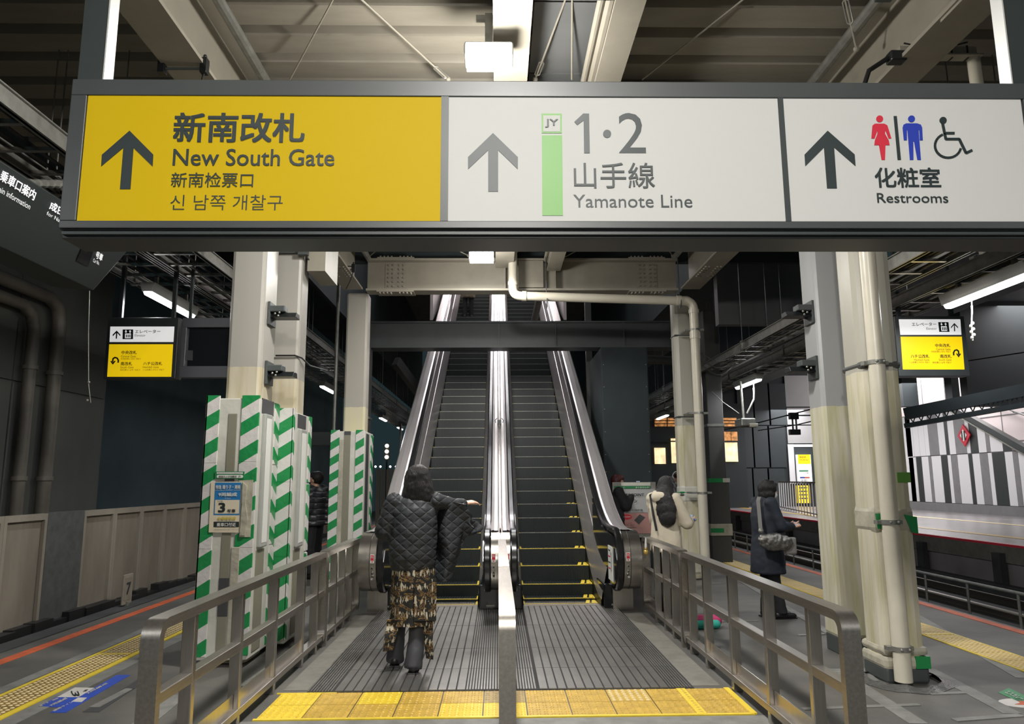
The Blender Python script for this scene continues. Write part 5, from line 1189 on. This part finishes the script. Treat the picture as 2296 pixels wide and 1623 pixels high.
# loose wing of the jacket held out by the right hand: thick cloth panel hanging from the arm
def cloth(grid_fn, nu, nv, th, name, m, parent, smooth=True):
    F = [[Vector(grid_fn(i/nu, j/nv)) for j in range(nv+1)] for i in range(nu+1)]; vsx = []; fs = []
    def nr(i, j):
        a = F[min(i+1, nu)][j]-F[max(i-1, 0)][j]; b = F[i][min(j+1, nv)]-F[i][max(j-1, 0)]; return a.cross(b).normalized()
    K = (nu+1)*(nv+1)
    for sgn in (1, -1):
        for i in range(nu+1):
            for j in range(nv+1): vsx.append(F[i][j]+nr(i, j)*th/2*sgn)
    ix = lambda i, j: i*(nv+1)+j
    for i in range(nu):
        for j in range(nv):
            fs.append((ix(i, j), ix(i+1, j), ix(i+1, j+1), ix(i, j+1))); fs.append((K+ix(i, j), K+ix(i, j+1), K+ix(i+1, j+1), K+ix(i+1, j)))
    for i in range(nu):
        fs.append((ix(i, 0), K+ix(i, 0), K+ix(i+1, 0), ix(i+1, 0))); fs.append((ix(i, nv), ix(i+1, nv), K+ix(i+1, nv), K+ix(i, nv)))
    for j in range(nv):
        fs.append((ix(0, j), ix(0, j+1), K+ix(0, j+1), K+ix(0, j))); fs.append((ix(nu, j), K+ix(nu, j), K+ix(nu, j+1), ix(nu, j+1)))
    return MB().add(vsx, fs).build(name, m, parent, smooth=smooth)
def wing(u, v):
    x = .12+.33*u; zt = 1.385-.045*u; zb = .86-.16*math.sin(math.pi*min(1, u*1.25))*(1 if u < .8 else .6)+.28*max(0, u-.55)/.45
    return (x+.05*v*u+.02*math.sin(9*v+4*u), .045+.05*math.sin(7*u+2*v)+.03*math.sin(11*u), zt*(1-v)+zb*v)
cloth(wing, 18, 16, .02, 'jacket_front', 'quilt', t)
def wing2(u, v):
    x = .30+.24*u; return (x+.05*math.sin(math.pi*v)*u, .11+.03*math.sin(8*u+3*v), (1.33-.12*u*0-.02)*(1-v)+(1.0+.10*u)*v-.13*u*(1-v))
cloth(wing2, 12, 12, .018, 'jacket_fold', 'quilt', t)
trousers(t, J, 'charcoal_cloth', .03, .018)
def wrap(u, v):     # patterned wrap around hips, open at the back below the knee
    a = R(-250)+R(320)*u; k = .5-.5*math.cos(2*math.pi*u); z = .86-.50*v
    r1 = .172+.012*v+.008*math.sin(14*a); return (-.005+r1*math.cos(a), .0+(.150+.02*v)*math.sin(a)+.008*math.sin(9*a), z)
cloth(wrap, 44, 14, .008, 'patterned_wrap', 'print', t)
for k, (x0, x1, zb) in enumerate(((-.20, -.09, .17), (.08, .17, .10))):
    cloth(lambda u, v: (x0+(x1-x0)*u*(1-.35*v)+(.04*v if k else -.03*v), -.165+.05*(1-u if k else u)+.015*math.sin(8*v), .42+(zb-.42)*v), 8, 14, .008, 'wrap_tail', 'print', t)
cloth(lambda u, v: (.02+.18*u, -.185+.02*u, .74-.33*v), 8, 10, .008, 'wrap_flap', 'print', t)
shoes(t, J)
hd = J['head']; mb = MB(); mb.sph(hd+Vector((.0, -.015, .03)), .112, .118, .112, 16, 10)
ell_loft(mb, [(hd.x+.025, hd.y-.05, hd.z-.245, .118, .06), (hd.x+.02, hd.y-.045, hd.z-.16, .142, .09), (hd.x+.01, hd.y-.035, hd.z-.06, .132, .105), (hd.x, hd.y-.02, hd.z+.04, .115, .105)])
organic(mb, 'hair', 'hair', t, .012, 2, .5, (.014, .028))
# 2 ---- person in the long navy coat looking at a phone
P2 = dict(head=(0, .07, 1.50), neck=(0, .01, 1.38), chest=(0, -.02, 1.22), el=(-.21, .10, 1.10), wl=(-.08, .33, 1.10), er=(.21, .08, 1.08), wr=(.10, .30, 1.07), al=(-.10, .0, .09), ar=(.10, .08, .09))
t, J = person('person in long navy coat with silver shoulder bag, looking down at right', (3.10, 8.66, 0), R(-80), 1.57, P2, handd={'l': ((0, 0, 1), .35), 'r': ((0, 0, 1), .3)})
mb = MB(); ell_loft(mb, [(0, 0, .52, .235, .20), (0, 0, .75, .225, .185), (0, 0, 1.0, .20, .155), (0, -.01, 1.2, .20, .15), (0, -.01, 1.33, .175, .115), (0, .0, 1.40, .08, .075), (0, .01, 1.43, .07, .07)], 20)
for q in 'lr': mb.cap(J['s'+q], .082, J['e'+q], .075); mb.cap(J['e'+q], .075, J['e'+q].lerp(J['w'+q], .93), .052)
organic(mb, 'coat', 'navy_coat', t, .014, 4, .5, (.02, .12)); trousers(t, J, 'black_cloth', .06, .01); shoes(t, J); mask(t, J)
hair(t, J, 'hair', [((0, -.03, -.04), (.118, .10, .09)), ((0, -.02, .04), (.118, .118, .10))])
ph = W_(t, (.0, .42, 1.09)); phone('phone held by the person in the navy coat', ph, (.3, .9, .25)); 
bg = thing('shoulder_bag', 'crumpled silver shoulder bag hanging at the hip of the navy coat', 'bag', tuple(at(1735, 1215, Y=8.36)))
mb = MB(); mb.sph((0, 0, 0), .17, .055, .10, 16, 10); mb.sph((.10, 0, -.01), .12, .05, .09); mb.sph((-.10, 0, .03), .08, .05, .06)
organic(mb, 'pouch', 'silver_bag', bg, .011, 2, .5, (.02, .04))
a = at(1700, 1122, Y=8.47)-bg.location; b = at(1706, 1190, Y=8.38)-bg.location
MB().rings([[p+Vector((dx, dy, 0)) for dx, dy in ((-.02, 0), (.02, 0), (.02, .01), (-.02, .01))] for p in (a+Vector((.05, .1, .04)), a, b)]).build('strap', 'strap', bg)
MB().sph(b, .03).build('ring', 'galv', bg); MB().box(.12, .0, -.14, .26, .05, .05).build('tote_pocket', 'strap', bg, bevel=.02)
# 3 ---- person in the cream hooded jacket
t, J = person('person with long dark hair in cream hooded jacket, holding a phone by the railing', (2.02, 9.05, 0), R(-48), 1.62,
    dict(head=(.01, .07, 1.50), neck=(0, .01, 1.39), el=(-.22, .10, 1.08), wl=(-.10, .32, 1.07), er=(.25, .10, 1.07), wr=(.14, .34, 1.08)), handd={'l': ((0, 0, 1), .5), 'r': ((-.5, 0, 1), .5)})
top(t, J, 'cream_cloth', 'jacket', .72, .042, .95, .013, (.018, .16), .02, hood=[((0, -.10, -.01), (.14, .09, .08)), ((-.07, -.07, .02), (.07, .06, .06)), ((.07, -.07, .02), (.07, .06, .06))])
trousers(t, J, 'black_cloth', .08, .03); shoes(t, J)
hair(t, J, 'hair', [((0, -.04, -.03), (.13, .12, .13)), ((.03, -.09, -.09), (.135, .12, .12)), ((.05, -.13, -.17), (.15, .11, .14)), ((.08, -.17, -.27), (.15, .085, .14)), ((.11, -.19, -.36), (.125, .07, .12))])
phone('phone held by the person in the cream hooded jacket', W_(t, (.06, .46, 1.13)), (.35, .9, .25))
for q in 'r':
    for dx in (0, .035): MB().sph(J['e'+q].lerp(J['w'+q], .82)+Vector((.055, dx-.0, .02)), .018, .018, .018).build('cuff_patch', 'floor_blue' if dx == 0 else 'grey_cloth', t)
sp_ = [J['sl']+Vector((.06, -.13, .05)), J['chest']+Vector((-.02, -.20, -.05)), J['pelvis']+Vector((.02, -.21, .05))]
MB().tube([J['sl']+Vector((.08, .02, .09))]+sp_, .014, 8).build('bag_strap', 'black_cloth', t)
# 4 ---- person with headphones
t, J = person('person in grey hooded sweatshirt wearing white headphones, behind the drainpipe column', (3.68, 15.2, 0), R(10), 1.72, {})
top(t, J, 'grey_cloth', 'sweatshirt', .84, .04, .97, .016, (.02, .1), hood=[((0, -.09, 0), (.13, .07, .07))]); trousers(t, J, 'charcoal_cloth', .08, .02); shoes(t, J)
hd = J['head']; mb = MB(); mb.sph(hd+Vector((0, -.01, .045)), .083, .095, .085, 14, 8); organic(mb, 'short_hair', 'hair_brown', t, .014, 2)
MB().tube([hd+Vector((.098*math.cos(a), -.01, .02+.115*math.sin(a))) for a in [math.pi*k/12 for k in range(13)]], .010, 8).sph(hd+Vector((.09, -.01, 0)), .025, .04, .045).sph(hd+Vector((-.09, -.01, 0)), .025, .04, .045).build('headphones', 'mask', t, smooth=True)
for k, z in enumerate((1.28, 1.22, 1.16)): text(['DON', 'SOUTH', 'CREW'][k], (-.10, -.165, z), (.20, 0, 0), (0, 0, .045), 'poster_yellow', t, .02) if False else MB().box(-.09, -.176, z, .09, -.165, z+.03).build('printed_line', 'orange', t, bevel=.002)
# 5, 6 ---- people between the left columns
t, J = person('person in black puffer jacket with short dark hair, beyond the striped casings', (-3.02, 12.5, 0), R(68), 1.72, {}, face=True)
top(t, J, 'puffer', 'puffer_jacket', .82, .075, .97, .016, (.02, .12), .01); trousers(t, J, 'black_cloth', .08, .02); shoes(t, J)
hair(t, J, 'hair', [((0, -.03, .0), (.085, .085, .07))], .014)
t, J = person('person in dark clothes half hidden beside the farthest striped casing', (-3.02, 14.3, 0), R(60), 1.70, {})
top(t, J, 'black_cloth', 'jacket', .80, .06, .97, .018); trousers(t, J, 'black_cloth', .08, .02); shoes(t, J); hair(t, J, 'hair', [((0, -.01, .03), (.098, .10, .085))], .014)
# 7 ---- masked person beside the right escalator
t, J = person('person in black with reddish hair and white mask, behind the right escalator', (2.02, 12.75, 0), R(-80), 1.66,
    dict(head=(0, .05, 1.51), neck=(0, 0, 1.39), el=(-.22, .12, 1.12), wl=(-.06, .30, 1.36), er=(.22, .10, 1.12), wr=(.10, .28, 1.38)), handd={'l': ((0, -1, 0), .6), 'r': ((0, -1, 0), .6)})
top(t, J, 'black_cloth', 'coat', .60, .06, .95, .016); trousers(t, J, 'black_cloth', .08, .02); shoes(t, J); mask(t, J); hair(t, J, mat('reddish_hair', (.06, .012, .014), .5), [((0, -.05, -.01), (.095, .08, .09))], .014)
phone('phone held up by the masked person', W_(t, (.02, .40, 1.47)), (0, .2, 1), (0, -1, .2))
# 8 ---- person at the top of the left escalator
yy = 9.9+.365*31+.48; k = 31; yn = 10.24+.365*k; zn = .18+.2008*k
t, J = person('person in brown camouflage coat near the top of the left escalator', (-.88, yn+.17, zn), R(3), 1.66, dict(al=(-.10, -.02, .09), ar=(.10, .03, .09)))
top(t, J, mat('camouflage_cloth', (.30, .25, .17), .8, var=.8, scale=9), 'coat', .62, .06, .97, .018); trousers(t, J, 'black_cloth', .1, .0); shoes(t, J); hair(t, J, 'hair', [((0, -.04, -.06), (.09, .08, .12))], .014)
# things the people left on the floor
t = thing('rolled_bundle', 'pink and teal rolled bundle lying on the floor behind the right railing', 'bundle', tuple(at(1578, 1392, Z=.07)))
MB().cap((-.12, 0, 0), .07, (.14, .02, 0), .06).build('pink_cloth', 'pink', t, smooth=True); MB().cap((-.14, -.06, -.03), .05, (.12, -.05, -.025), .045).build('teal_cloth', 'teal', t, smooth=True)
c_ = at(1448, 1238, Y=8.78)
t = thing('charm_keyring', 'golden toy charm with white ribbon hanging by the far right railing', 'charm', tuple(c_))
mb = MB(); mb.sph((0, 0, 0), .03, .02, .035).sph((0, 0, .04), .02); mb.build('charm', 'gold', t, smooth=True); MB().tube([(0, 0, .05), (.01, .0, .16)], .014, 6).build('ribbon', 'mask', t)
# ---------------------------------------------------------------- right side: track pit, far platform, striped wall
struct(MB().box(5.45, -5, -1.4, 12.0, 70, -1.15).build('ground_track', 'concrete_dark'))
struct(MB().box(12.0, -5, -1.4, 23.6, 70, 0).build('floor_far_platform', mat('polished_far_floor', (.27, .25, .25), .3, var=.3, scale=.8)))
ff = bpy.data.objects['floor_far_platform']
child_box('red_line', ff, 'red', 11.98, -5, -.04, 12.10, 60, .012); child_box('edge_beam', ff, 'concrete', 11.94, -5, -.42, 12.0, 60, -.04)
child_box('yellow_line', ff, 'tile_y', 13.4, -5, 0, 13.75, 60, .008); child_box('guide_line', ff, mat('pale_yellow_line', (.75, .6, .3), .5), 17.2, -5, 0, 17.4, 60, .008)
for k in range(12): child_box('edge_bracket', ff, 'concrete_dark', 11.8, 8+3.2*k, -1.15, 11.94, 8.3+3.2*k, -.2)
for x, lab in ((6.6, 'nearest steel rail of the dark right track'), (7.67, 'second steel rail of the dark right track'), (9.9, 'third steel rail beneath the far platform edge'), (10.95, 'farthest steel rail beneath the far platform edge')):
    t = thing('track_rail', lab, 'rail', (x, 0, -1.15), 'rails in the right track pit')
    MB().box(-.035, -4, .12, .035, 60, .16).box(-.008, -4, .02, .008, 60, .12).box(-.06, -4, 0, .06, 60, .02).build('rail', 'rail_steel', t)
t = thing('pit_fence', 'low grey pipe fence standing between the two tracks at right', 'fence', (8.0, 6, -1.15))
MB().tube([(0, 0, .95), (0, 22, .95)], .028, 8).build('top_pipe', 'galv', t, smooth=True); MB().tube([(0, 0, .62), (0, 22, .62)], .018, 8).build('lower_pipe', 'pipe_dark', t, smooth=True)
pm = MB().tube([(0, 0, 0), (0, 0, .95)], .022, 8).mesh('post', 'galv', smooth=True)
for k in range(18): link('post', pm, t, (0, .6+1.25*k, 0))
# lamps deep in the pit wall: trough with cables on the near side
t = thing('cable_trough', 'dark cable trough along the base of the far platform edge', 'trough', (11.5, 6, -1.15)); MB().box(-.15, 0, 0, .15, 30, .3).build('trough', 'concrete_dark', t)
# striped wall
sw = struct(MB().prism([(21.2, 24, 0), (21.2, 40, 0), (21.2, 40, 4.75), (21.2, 33.6, 4.75), (21.2, 24.5, .45), (21.2, 24, .1)], (.2, 0, 0)).build('wall_striped', 'stripe_grey'))
random.seed(11); top_z = lambda y: min(4.7, 4.75-(33.6-y)*.4725) if y < 33.6 else 4.7
ZW = lambda x, y: (1900+x/4.058, 800+y/4.058)
# boards measured along the joint between the two rows and along the base
up_ = [(555, 'w'), (618, 'w'), (670, 'w'), (722, 'w'), (760, 'g'), (848, 'w'), (910, 'k'), (942, 'w'), (1000, 'g'), (1100, 'w'), (1134, 'k'), (1208, 'w'), (1280, 'g'), (1316, 'w'), (1430, 'k'), (1510, 'g'), (1560, 'w'), (1640, 'k'), (1700, 'w')]
lo_ = [(560, 'w'), (626, 'k'), (677, 'w'), (740, 'g'), (768, 'w'), (855, 'k'), (915, 'w'), (946, 'g'), (1005, 'w'), (1105, 'k'), (1142, 'w'), (1210, 'g'), (1284, 'w'), (1322, 'k'), (1438, 'w'), (1512, 'g'), (1560, 'w'), (1640, 'k'), (1720, 'w')]
ms = {'w': 'stripe_white', 'g': 'stripe_grey', 'k': 'stripe_black'}
for row, z0, z1 in ((lo_, .42, 2.62), (up_, 2.66, 9)):
    for (a, m), (b, _) in zip(row, row[1:]):
        ya = at(*ZW(a, 890), X=21.2).y; yb = at(*ZW(b, 885), X=21.2).y
        za, zb = min(z1, top_z(ya)), min(z1, top_z(yb))
        if za <= z0+.02: continue
        zb = max(zb, z0+.01)
        MB().prism([(21.2, ya-.01, z0), (21.2, yb+.01, z0), (21.2, yb+.01, zb), (21.2, ya-.01, za)], (-.04 if m != 'k' else -.03, 0, 0)).build('wall_board', ms[m], sw)
for k in range(3): MB().prism([(21.2, 37.4+1.3*k, .42), (21.2, 38.6+1.3*k, .42), (21.2, 38.6+1.3*k, 4.7), (21.2, 37.4+1.3*k, 4.7)], (-.04, 0, 0)).build('wall_board', ms['wgw'[k]], sw)
child_box('base_trim', sw, 'stripe_grey', 21.1, 24, 0, 21.2, 40, .40)
# stairs behind, hand rail
hr = thing('stair_handrail', 'broad dark sloping handrail along the top of the striped wall', 'handrail', (21.1, 34, 4.95))
MB().bar((0, 0, 0), (0, -9.5, -4.5), .3, .26).build('rail', 'stripe_black', hr); MB().bar((-.16, 0, -.16), (-.16, -9.5, -4.66), .04, .06).build('bright_edge', 'galv', hr)
struct(MB().box(25, 22, 0, 25.2, 60, 11).build('wall_stair', 'pink_white'))
ws = bpy.data.objects['wall_stair']
for k in range(9): child_box('wall_joint', ws, 'stripe_grey', 24.985, 25+2.2*k, 0, 25, 25.04+2.2*k, 11)
for z in (3.3, 4.6): child_box('wall_joint', ws, 'stripe_grey', 24.985, 22, z, 25, 60, z+.04)
for k, dz in enumerate((0, -.75)):
    t = thing('wall_handrail', ['upper grey pipe handrail on the white stair wall', 'lower grey pipe handrail on the white stair wall'][k], 'handrail', (24.8, 36, 5.9+dz), 'pipe handrails on the stair wall')
    MB().tube([(0, 0, 0), (0, -7.2, -2.6), (0, -14, -2.6)], .05, 8).build('rail', 'stripe_grey', t, smooth=True)
    mb = MB(); [mb.tube([(0, -a, -min(a, 7.2)*.361), (.12, -a, -min(a, 7.2)*.361-.12), (.2, -a, -min(a, 7.2)*.361-.1)], .025, 6) for a in (1, 4, 7.4, 10)]; mb.build('brackets', 'stripe_grey', t)
dm = thing('diamond_sign', 'red diamond shaped sign with white centre on the striped wall', 'sign', tuple(at(2163, 976, X=21.1)))
S_ = .50
MB().prism([(0, -S_*.9, 0), (0, 0, S_), (0, S_*.9, 0), (0, 0, -S_)], (-.05, 0, 0)).build('board', 'red', dm)
MB().prism([(-.05, -S_*.48, 0), (-.05, 0, S_*.55), (-.05, S_*.48, 0), (-.05, 0, -S_*.55)], (-.02, 0, 0)).build('field', 'poster_white', dm)
for y in (-.1, .08): MB().box(-.085, y-.035, -.2, -.07, y+.035, .2).build('bar', 'ink', dm)
# dark frames, beams and wires over the tracks
for k, (p0, p1, lab) in enumerate(((2026, 2060, 'leftmost dark pillar between the lit openings over the striped wall'), (2137, 2154, 'slim dark pillar between the two lit openings over the striped wall'), (2173, 2340, 'wide dark cladding right of the lit openings over the striped wall'))):
    A = at(p0, 900, Y=31); B = at(p1, 900, Y=31)
    t = thing('far_pillar', lab, 'pillar', (A.x, 31, 4.6)); MB().box(0, 0, 0, B.x-A.x, .5, 4.9).build('shaft', 'wall_deep', t)
for k, (a, b, h, lab) in enumerate((((2030, 928), (2310, 872), .42, 'deep dark beam crossing above the striped wall'), ((2030, 955), (2310, 905), .16, 'thinner dark truss beam below the deep one'))):
    A = at(*a, Y=27); B = at(*b, Y=24)
    t = thing('overhead_beam', lab, 'beam', tuple(A), 'dark beams over the far tracks'); D_ = B-A; MB().bar((0, 0, 0), D_, .25, h).build('beam', 'wall_dark', t)
    mb = MB(); n = 14
    for i in range(n): mb.bar(D_*(i/n)+Vector((0, 0, h/2)), D_*((i+.5)/n)+Vector((0, 0, h/2+.3)), .03, .03).bar(D_*((i+.5)/n)+Vector((0, 0, h/2+.3)), D_*((i+1)/n)+Vector((0, 0, h/2)), .03, .03)
    if k: mb.build('lattice', 'wall_dark', t)
struct(MB().box(17, 20, 9.2, 26, 60, 9.5).build('ceiling_far', 'wall_dark'))
t = thing('dark_roof_edge', 'dark roof slab over the far tracks at the upper right', 'roof', (9.5, 14, 6.4)); MB().prism([(0, 0, 0), (5.8, 0, .6), (5.8, 40, .6), (0, 40, 0)], (0, 0, .35)).build('slab', 'wall_dark', t)
for a, b, lab in (((1900, 842), (2296, 790), 'upper thin overhead wire at right'), ((1700, 965), (1900, 925), 'lower overhead wire left of the plain column'), ((1560, 975), (1840, 912), 'overhead wire carrying an insulator')):
    A = at(*a, Y=20); B = at(*b, Y=15); t = thing('overhead_wire', lab, 'wire', tuple(A), 'overhead wires'); D_ = B-A
    MB().tube([(0, 0, 0), D_*.5+Vector((0, 0, -.05)), D_], .014, 6).build('wire', 'cable', t)
p = at(1779, 930, Y=16.5); t = thing('insulator', 'small dark insulator bracket on the overhead wire', 'insulator', tuple(p)); MB().box(-.1, -.05, -.1, .1, .05, .05).tube([(-.03, 0, 0), (-.03, 0, -.35)], .02, 6).tube([(.05, 0, 0), (.05, 0, -.35)], .02, 6).box(-.12, -.05, -.45, .12, .05, -.33).build('bracket', 'cable', t)
# fence on the far platform
A = at(1750, 1141, Z=0.0); B = at(1905, 1176, Z=0.0)
t = thing('bar_fence', 'grey vertical bar fence on the far platform left of the plain column', 'fence', tuple(A)); D_ = B-A; hh = 1.42
MB().bar((0, 0, hh), D_+Vector((0, 0, hh)), .06, .06).bar((0, 0, .12), D_+Vector((0, 0, .12)), .05, .05).build('rails', 'galv', t)
bm_ = MB().box(-.022, -.022, 0, .022, .022, hh).mesh('bar', 'stripe_white')
for k in range(22): link('bar', bm_, t, D_*(k/22))
# pale wall strip, doorway and notice behind that fence
wf = struct(MB().box(4.2, 43, -1.2, 22, 43.3, 13).build('wall_far', 'wall_deep'))
a = at(1758, 1000, Y=42.9); b = at(1840, 1000, Y=42.9)
def fbox(name, px0, py0, px1, py1, m, dy=0., th=.06, par=wf):
    A = at(px0, py1, Y=42.95-dy); B = at(px1, py0, Y=42.95-dy); return MB().box(A.x, 42.95-dy-th, A.z, B.x, 42.95-dy, B.z).build(name, m, par)
fbox('pale_panel', 1762, 842, 1840, 912, 'wall_pale'); fbox('pale_panel', 1764, 914, 1840, 930, 'wall_pale'); fbox('pale_panel', 1765, 933, 1840, 952, 'wall_pale'); fbox('pale_panel', 1766, 954, 1840, 994, 'wall_pale')
fbox('door_frame', 1771, 996, 1778, 1084, 'stripe_white', .05); fbox('door_frame', 1778, 996, 1840, 1002, 'stripe_white', .05); fbox('doorway', 1778, 1002, 1840, 1084, 'wall_deep', .02)
for k in range(3):
    for j in range(3): fbox('wall_panel', 1655+35*k, 860+95*j, 1688+35*k, 953+95*j, 'wall_deep', 0)
nt_ = thing('route_notice', 'tall notice with yellow head on the far wall above the bar fence', 'notice', tuple(at(1805, 1050, Y=42.7)))
def nb(name, x0, y0, x1, y1, m, dy=0): A = at(x0, y1, Y=42.7-dy)-nt_.location; B = at(x1, y0, Y=42.7-dy)-nt_.location; return MB().box(A.x, -.03-dy, A.z, B.x, .24, B.z).build(name, m, nt_)
nb('board', 1790, 1019, 1817, 1083, 'sign_w2'); nb('yellow_head', 1790, 1019, 1816, 1040, 'sign_y2', .04); nb('green_bar', 1792, 1054, 1812, 1057, 'sticker_green', .04); nb('blue_bar', 1794, 1069, 1804, 1072, 'blue', .04); nb('orange_bar', 1804, 1069, 1815, 1072, 'orange', .04)
def ntx(s, x0, y0, x1, y1, m='ink'): A = at(x0, y1, Y=42.6)-nt_.location; B = at(x1, y0, Y=42.6)-nt_.location; text(s, (A.x, -.11, A.z), (B.x-A.x, 0, 0), (0, 0, B.z-A.z), m, nt_, .01)
ntx('新南改札', 1793, 1022, 1808, 1027); ntx('New South Gate', 1793, 1029, 1812, 1032); ntx('山手線', 1802, 1059, 1812, 1062); ntx('埼京線・湘南新宿ライン', 1796, 1074, 1814, 1081)
nt_2 = thing('yellow_notice', 'yellow notice seen through the bars of the far fence', 'notice', tuple(at(1803, 1108, Y=42.7))); MB().box(-.35, 0, -.5, .35, .25, .5).build('board', 'sign_y2', nt_2)
for k in range(4): MB().box(-.28, -.01, .34-.2*k, .2, 0, .40-.2*k).build('text_line', 'ink', nt_2)
# lit building windows
wb = thing('lit_building', 'distant dark building with orange and warm white lit windows', 'building', tuple(at(1560, 1000, Y=41.5)))
def wbx(name, x0, y0, x1, y1, m, dy=0, par=wb): A = at(x0, y1, Y=41.5-dy)-wb.location; B = at(x1, y0, Y=41.5-dy)-wb.location; return MB().box(A.x, -.08-dy, A.z, B.x, -dy, B.z).build(name, m, par)
wbx('wall', 1445, 905, 1665, 1142, 'wall_deep', -.1)
for x0, x1 in ((1468, 1494), (1497, 1518), (1606, 1650)):
    for k in range(3): wbx('shutter_slat', x0, 937+7*k, x1, 942+7*k, 'window_orange')
for x0, y0, x1, y1 in ((1468, 1004, 1478, 1040), (1480, 1004, 1491, 1040), (1506, 983, 1520, 1038), (1609, 992, 1621, 1035), (1624, 992, 1637, 1035), (1640, 992, 1652, 1035), (1608, 968, 1621, 989), (1624, 968, 1637, 989), (1640, 968, 1652, 989)):
    wbx('window', x0, y0, x1, y1, 'window_lit' if y0 > 980 else 'window_orange'); 
for x0, x1 in ((1465, 1523), (1605, 1655)): wbx('mullion', x0, 988, x1, 991, 'wall_deep', .1)
# advertising board behind the masked person
ab = thing('advertising_board', 'white and pink advertising board behind the right escalator newel', 'board', tuple(at(1424, 1135, Y=12.6)))
YB = 12.6; ZA = lambda x, y: (1380+x/9.55, 1050+y/9.55)
def ax(name, x0, y0, x1, y1, m, dy=0, th=.01): A = at(*ZA(x0, y1), Y=YB-dy)-ab.location; B = at(*ZA(x1, y0), Y=YB-dy)-ab.location; return MB().box(A.x, -th-dy, A.z, B.x, -dy, B.z).build(name, m, ab)
def at_(s, x0, y0, x1, y1, m, bold=0.): A = at(*ZA(x0, y1), Y=YB-.03)-ab.location; B = at(*ZA(x1, y0), Y=YB-.03)-ab.location; text(s, (A.x, -.032, A.z), (B.x-A.x, 0, 0), ((B.z-A.z)*.12, 0, B.z-A.z), m, ab, bold)
p_w = mat('board_white', (.42, .42, .42), .5); p_p = mat('board_pink', (.42, .22, .20), .5)
ax('board', -40, 290, 850, 1480, 'galv', -.03, .03); ax('top_banner', 120, 300, 745, 375, 'white', .005); ax('green_banner', -30, 375, 740, 435, 'sticker_green', .006); ax('sheet', -30, 438, 840, 950, p_w, .004); ax('lower_sheet', -30, 950, 840, 1400, p_p, .004)
at_('ありませんか?', 430, 390, 720, 425, 'poster_white', .01); at_('と', 165, 390, 200, 425, 'poster_white'); at_('JRE POINT', 180, 535, 605, 610, 'ink', .02); at_('Suicaグリーン', 0, 660, 460, 735, 'ink', .02); at_('-600ポイントでご利用可能', 120, 870, 580, 920, 'ink', .01)
MB().prism([rel(at(*ZA(225+130*math.cos(a), 1040+60*math.sin(a)), Y=YB-.012), ab) for a in [k*.314 for k in range(20)]], (0, -.004, 0)).build('red_badge', 'red', ab); at_('JRE CARD', 120, 1025, 325, 1058, 'poster_white', .02)
MB().prism([rel(at(*ZA(x, y), Y=YB-.012), ab) for x, y in ((400, 1110), (520, 980), (640, 1050), (500, 1200))], (0, -.004, 0)).build('printed_card', 'charcoal', ab)
at_('ポイントが', 180, 1150, 350, 1185, 'red'); at_('たまる・使える', 205, 1195, 400, 1230, 'ink'); at_('詳しくは駅係員まで', 220, 1245, 455, 1280, 'ink')
# signal lights far left
t = thing('signal_lamp', 'three stacked warm signal lights on a mast far down the left track', 'signal', tuple(at(867, 1012, Y=40)))
MB().box(-.13, .06, -.42, .13, .2, .42).tube([(0, .12, -.4), (0, .12, -4.5)], .05, 8).build('mast', 'wall_deep', t)
for z in (.30, 0, -.30): MB().tube([(0, .06, z), (0, 0, z)], .10, 12).build('light', mat('signal_light', (1, .78, .6), .3, emit=5) if 'signal_light' not in bpy.data.materials else bpy.data.materials['signal_light'], t)
random.seed(4)
for k, (x, y) in enumerate(((842, 1046), (853, 1046), (875, 1046), (888, 1046), (1470, 1071), (1904, 783))):
    p = at(x, y, Y=45 if k < 5 else 16); t = thing('distant_lamp', ['leftmost of four tiny lamps in a row far down the left track', 'second of four tiny lamps far down the left track', 'third of four tiny lamps far down the left track', 'rightmost of four tiny lamps far down the left track', 'tiny white lamp above the hooded jacket person', 'small round lamp glimpsed between the two right columns'][k], 'lamp', tuple(p), 'distant lamps')
    MB().sph((0, 0, 0), .06 if k < 5 else .05).build('bulb', 'tube', t); MB().tube([(0, .05, .02), (0, .05, -p.z-(1.15 if p.x > 5.4 else .12))] if k < 5 else [(0, 0, 0), (0, 0, 5.95-p.z)], .012, 6).build('pole', 'dark_steel', t)
t = thing('picket_fence', 'pale upright slat fence far behind the left of the escalators', 'fence', (at(846, 1150, Y=24).x, 24, 0))
sl_ = MB().box(-.06, 0, 0, .06, .04, 1.95).mesh('slat', 'barrier')
for k in range(7): link('slat', sl_, t, (.16*k, 0, 0))
t = thing('hanging_monitor', 'dark monitor hanging on a pole between the left columns', 'monitor', tuple(at(747, 975, Y=12.5)))
MB().box(-.45, 0, -.18, .2, .1, .06).build('case', 'black', t, bevel=.01); MB().tube([(0, .05, .06), (0, .05, 5.92-t.location.z)], .03, 8).build('pole', 'galv', t, smooth=True)
p = at(898, 968, Y=29); t = thing('lamp_pole', 'thin bright pole below the fourth left tube lamp', 'pole', (p.x, 29, 0)); MB().tube([(0, 0, 0), (0, 0, 3.8)], .05, 8).build('pole', 'galv', t)
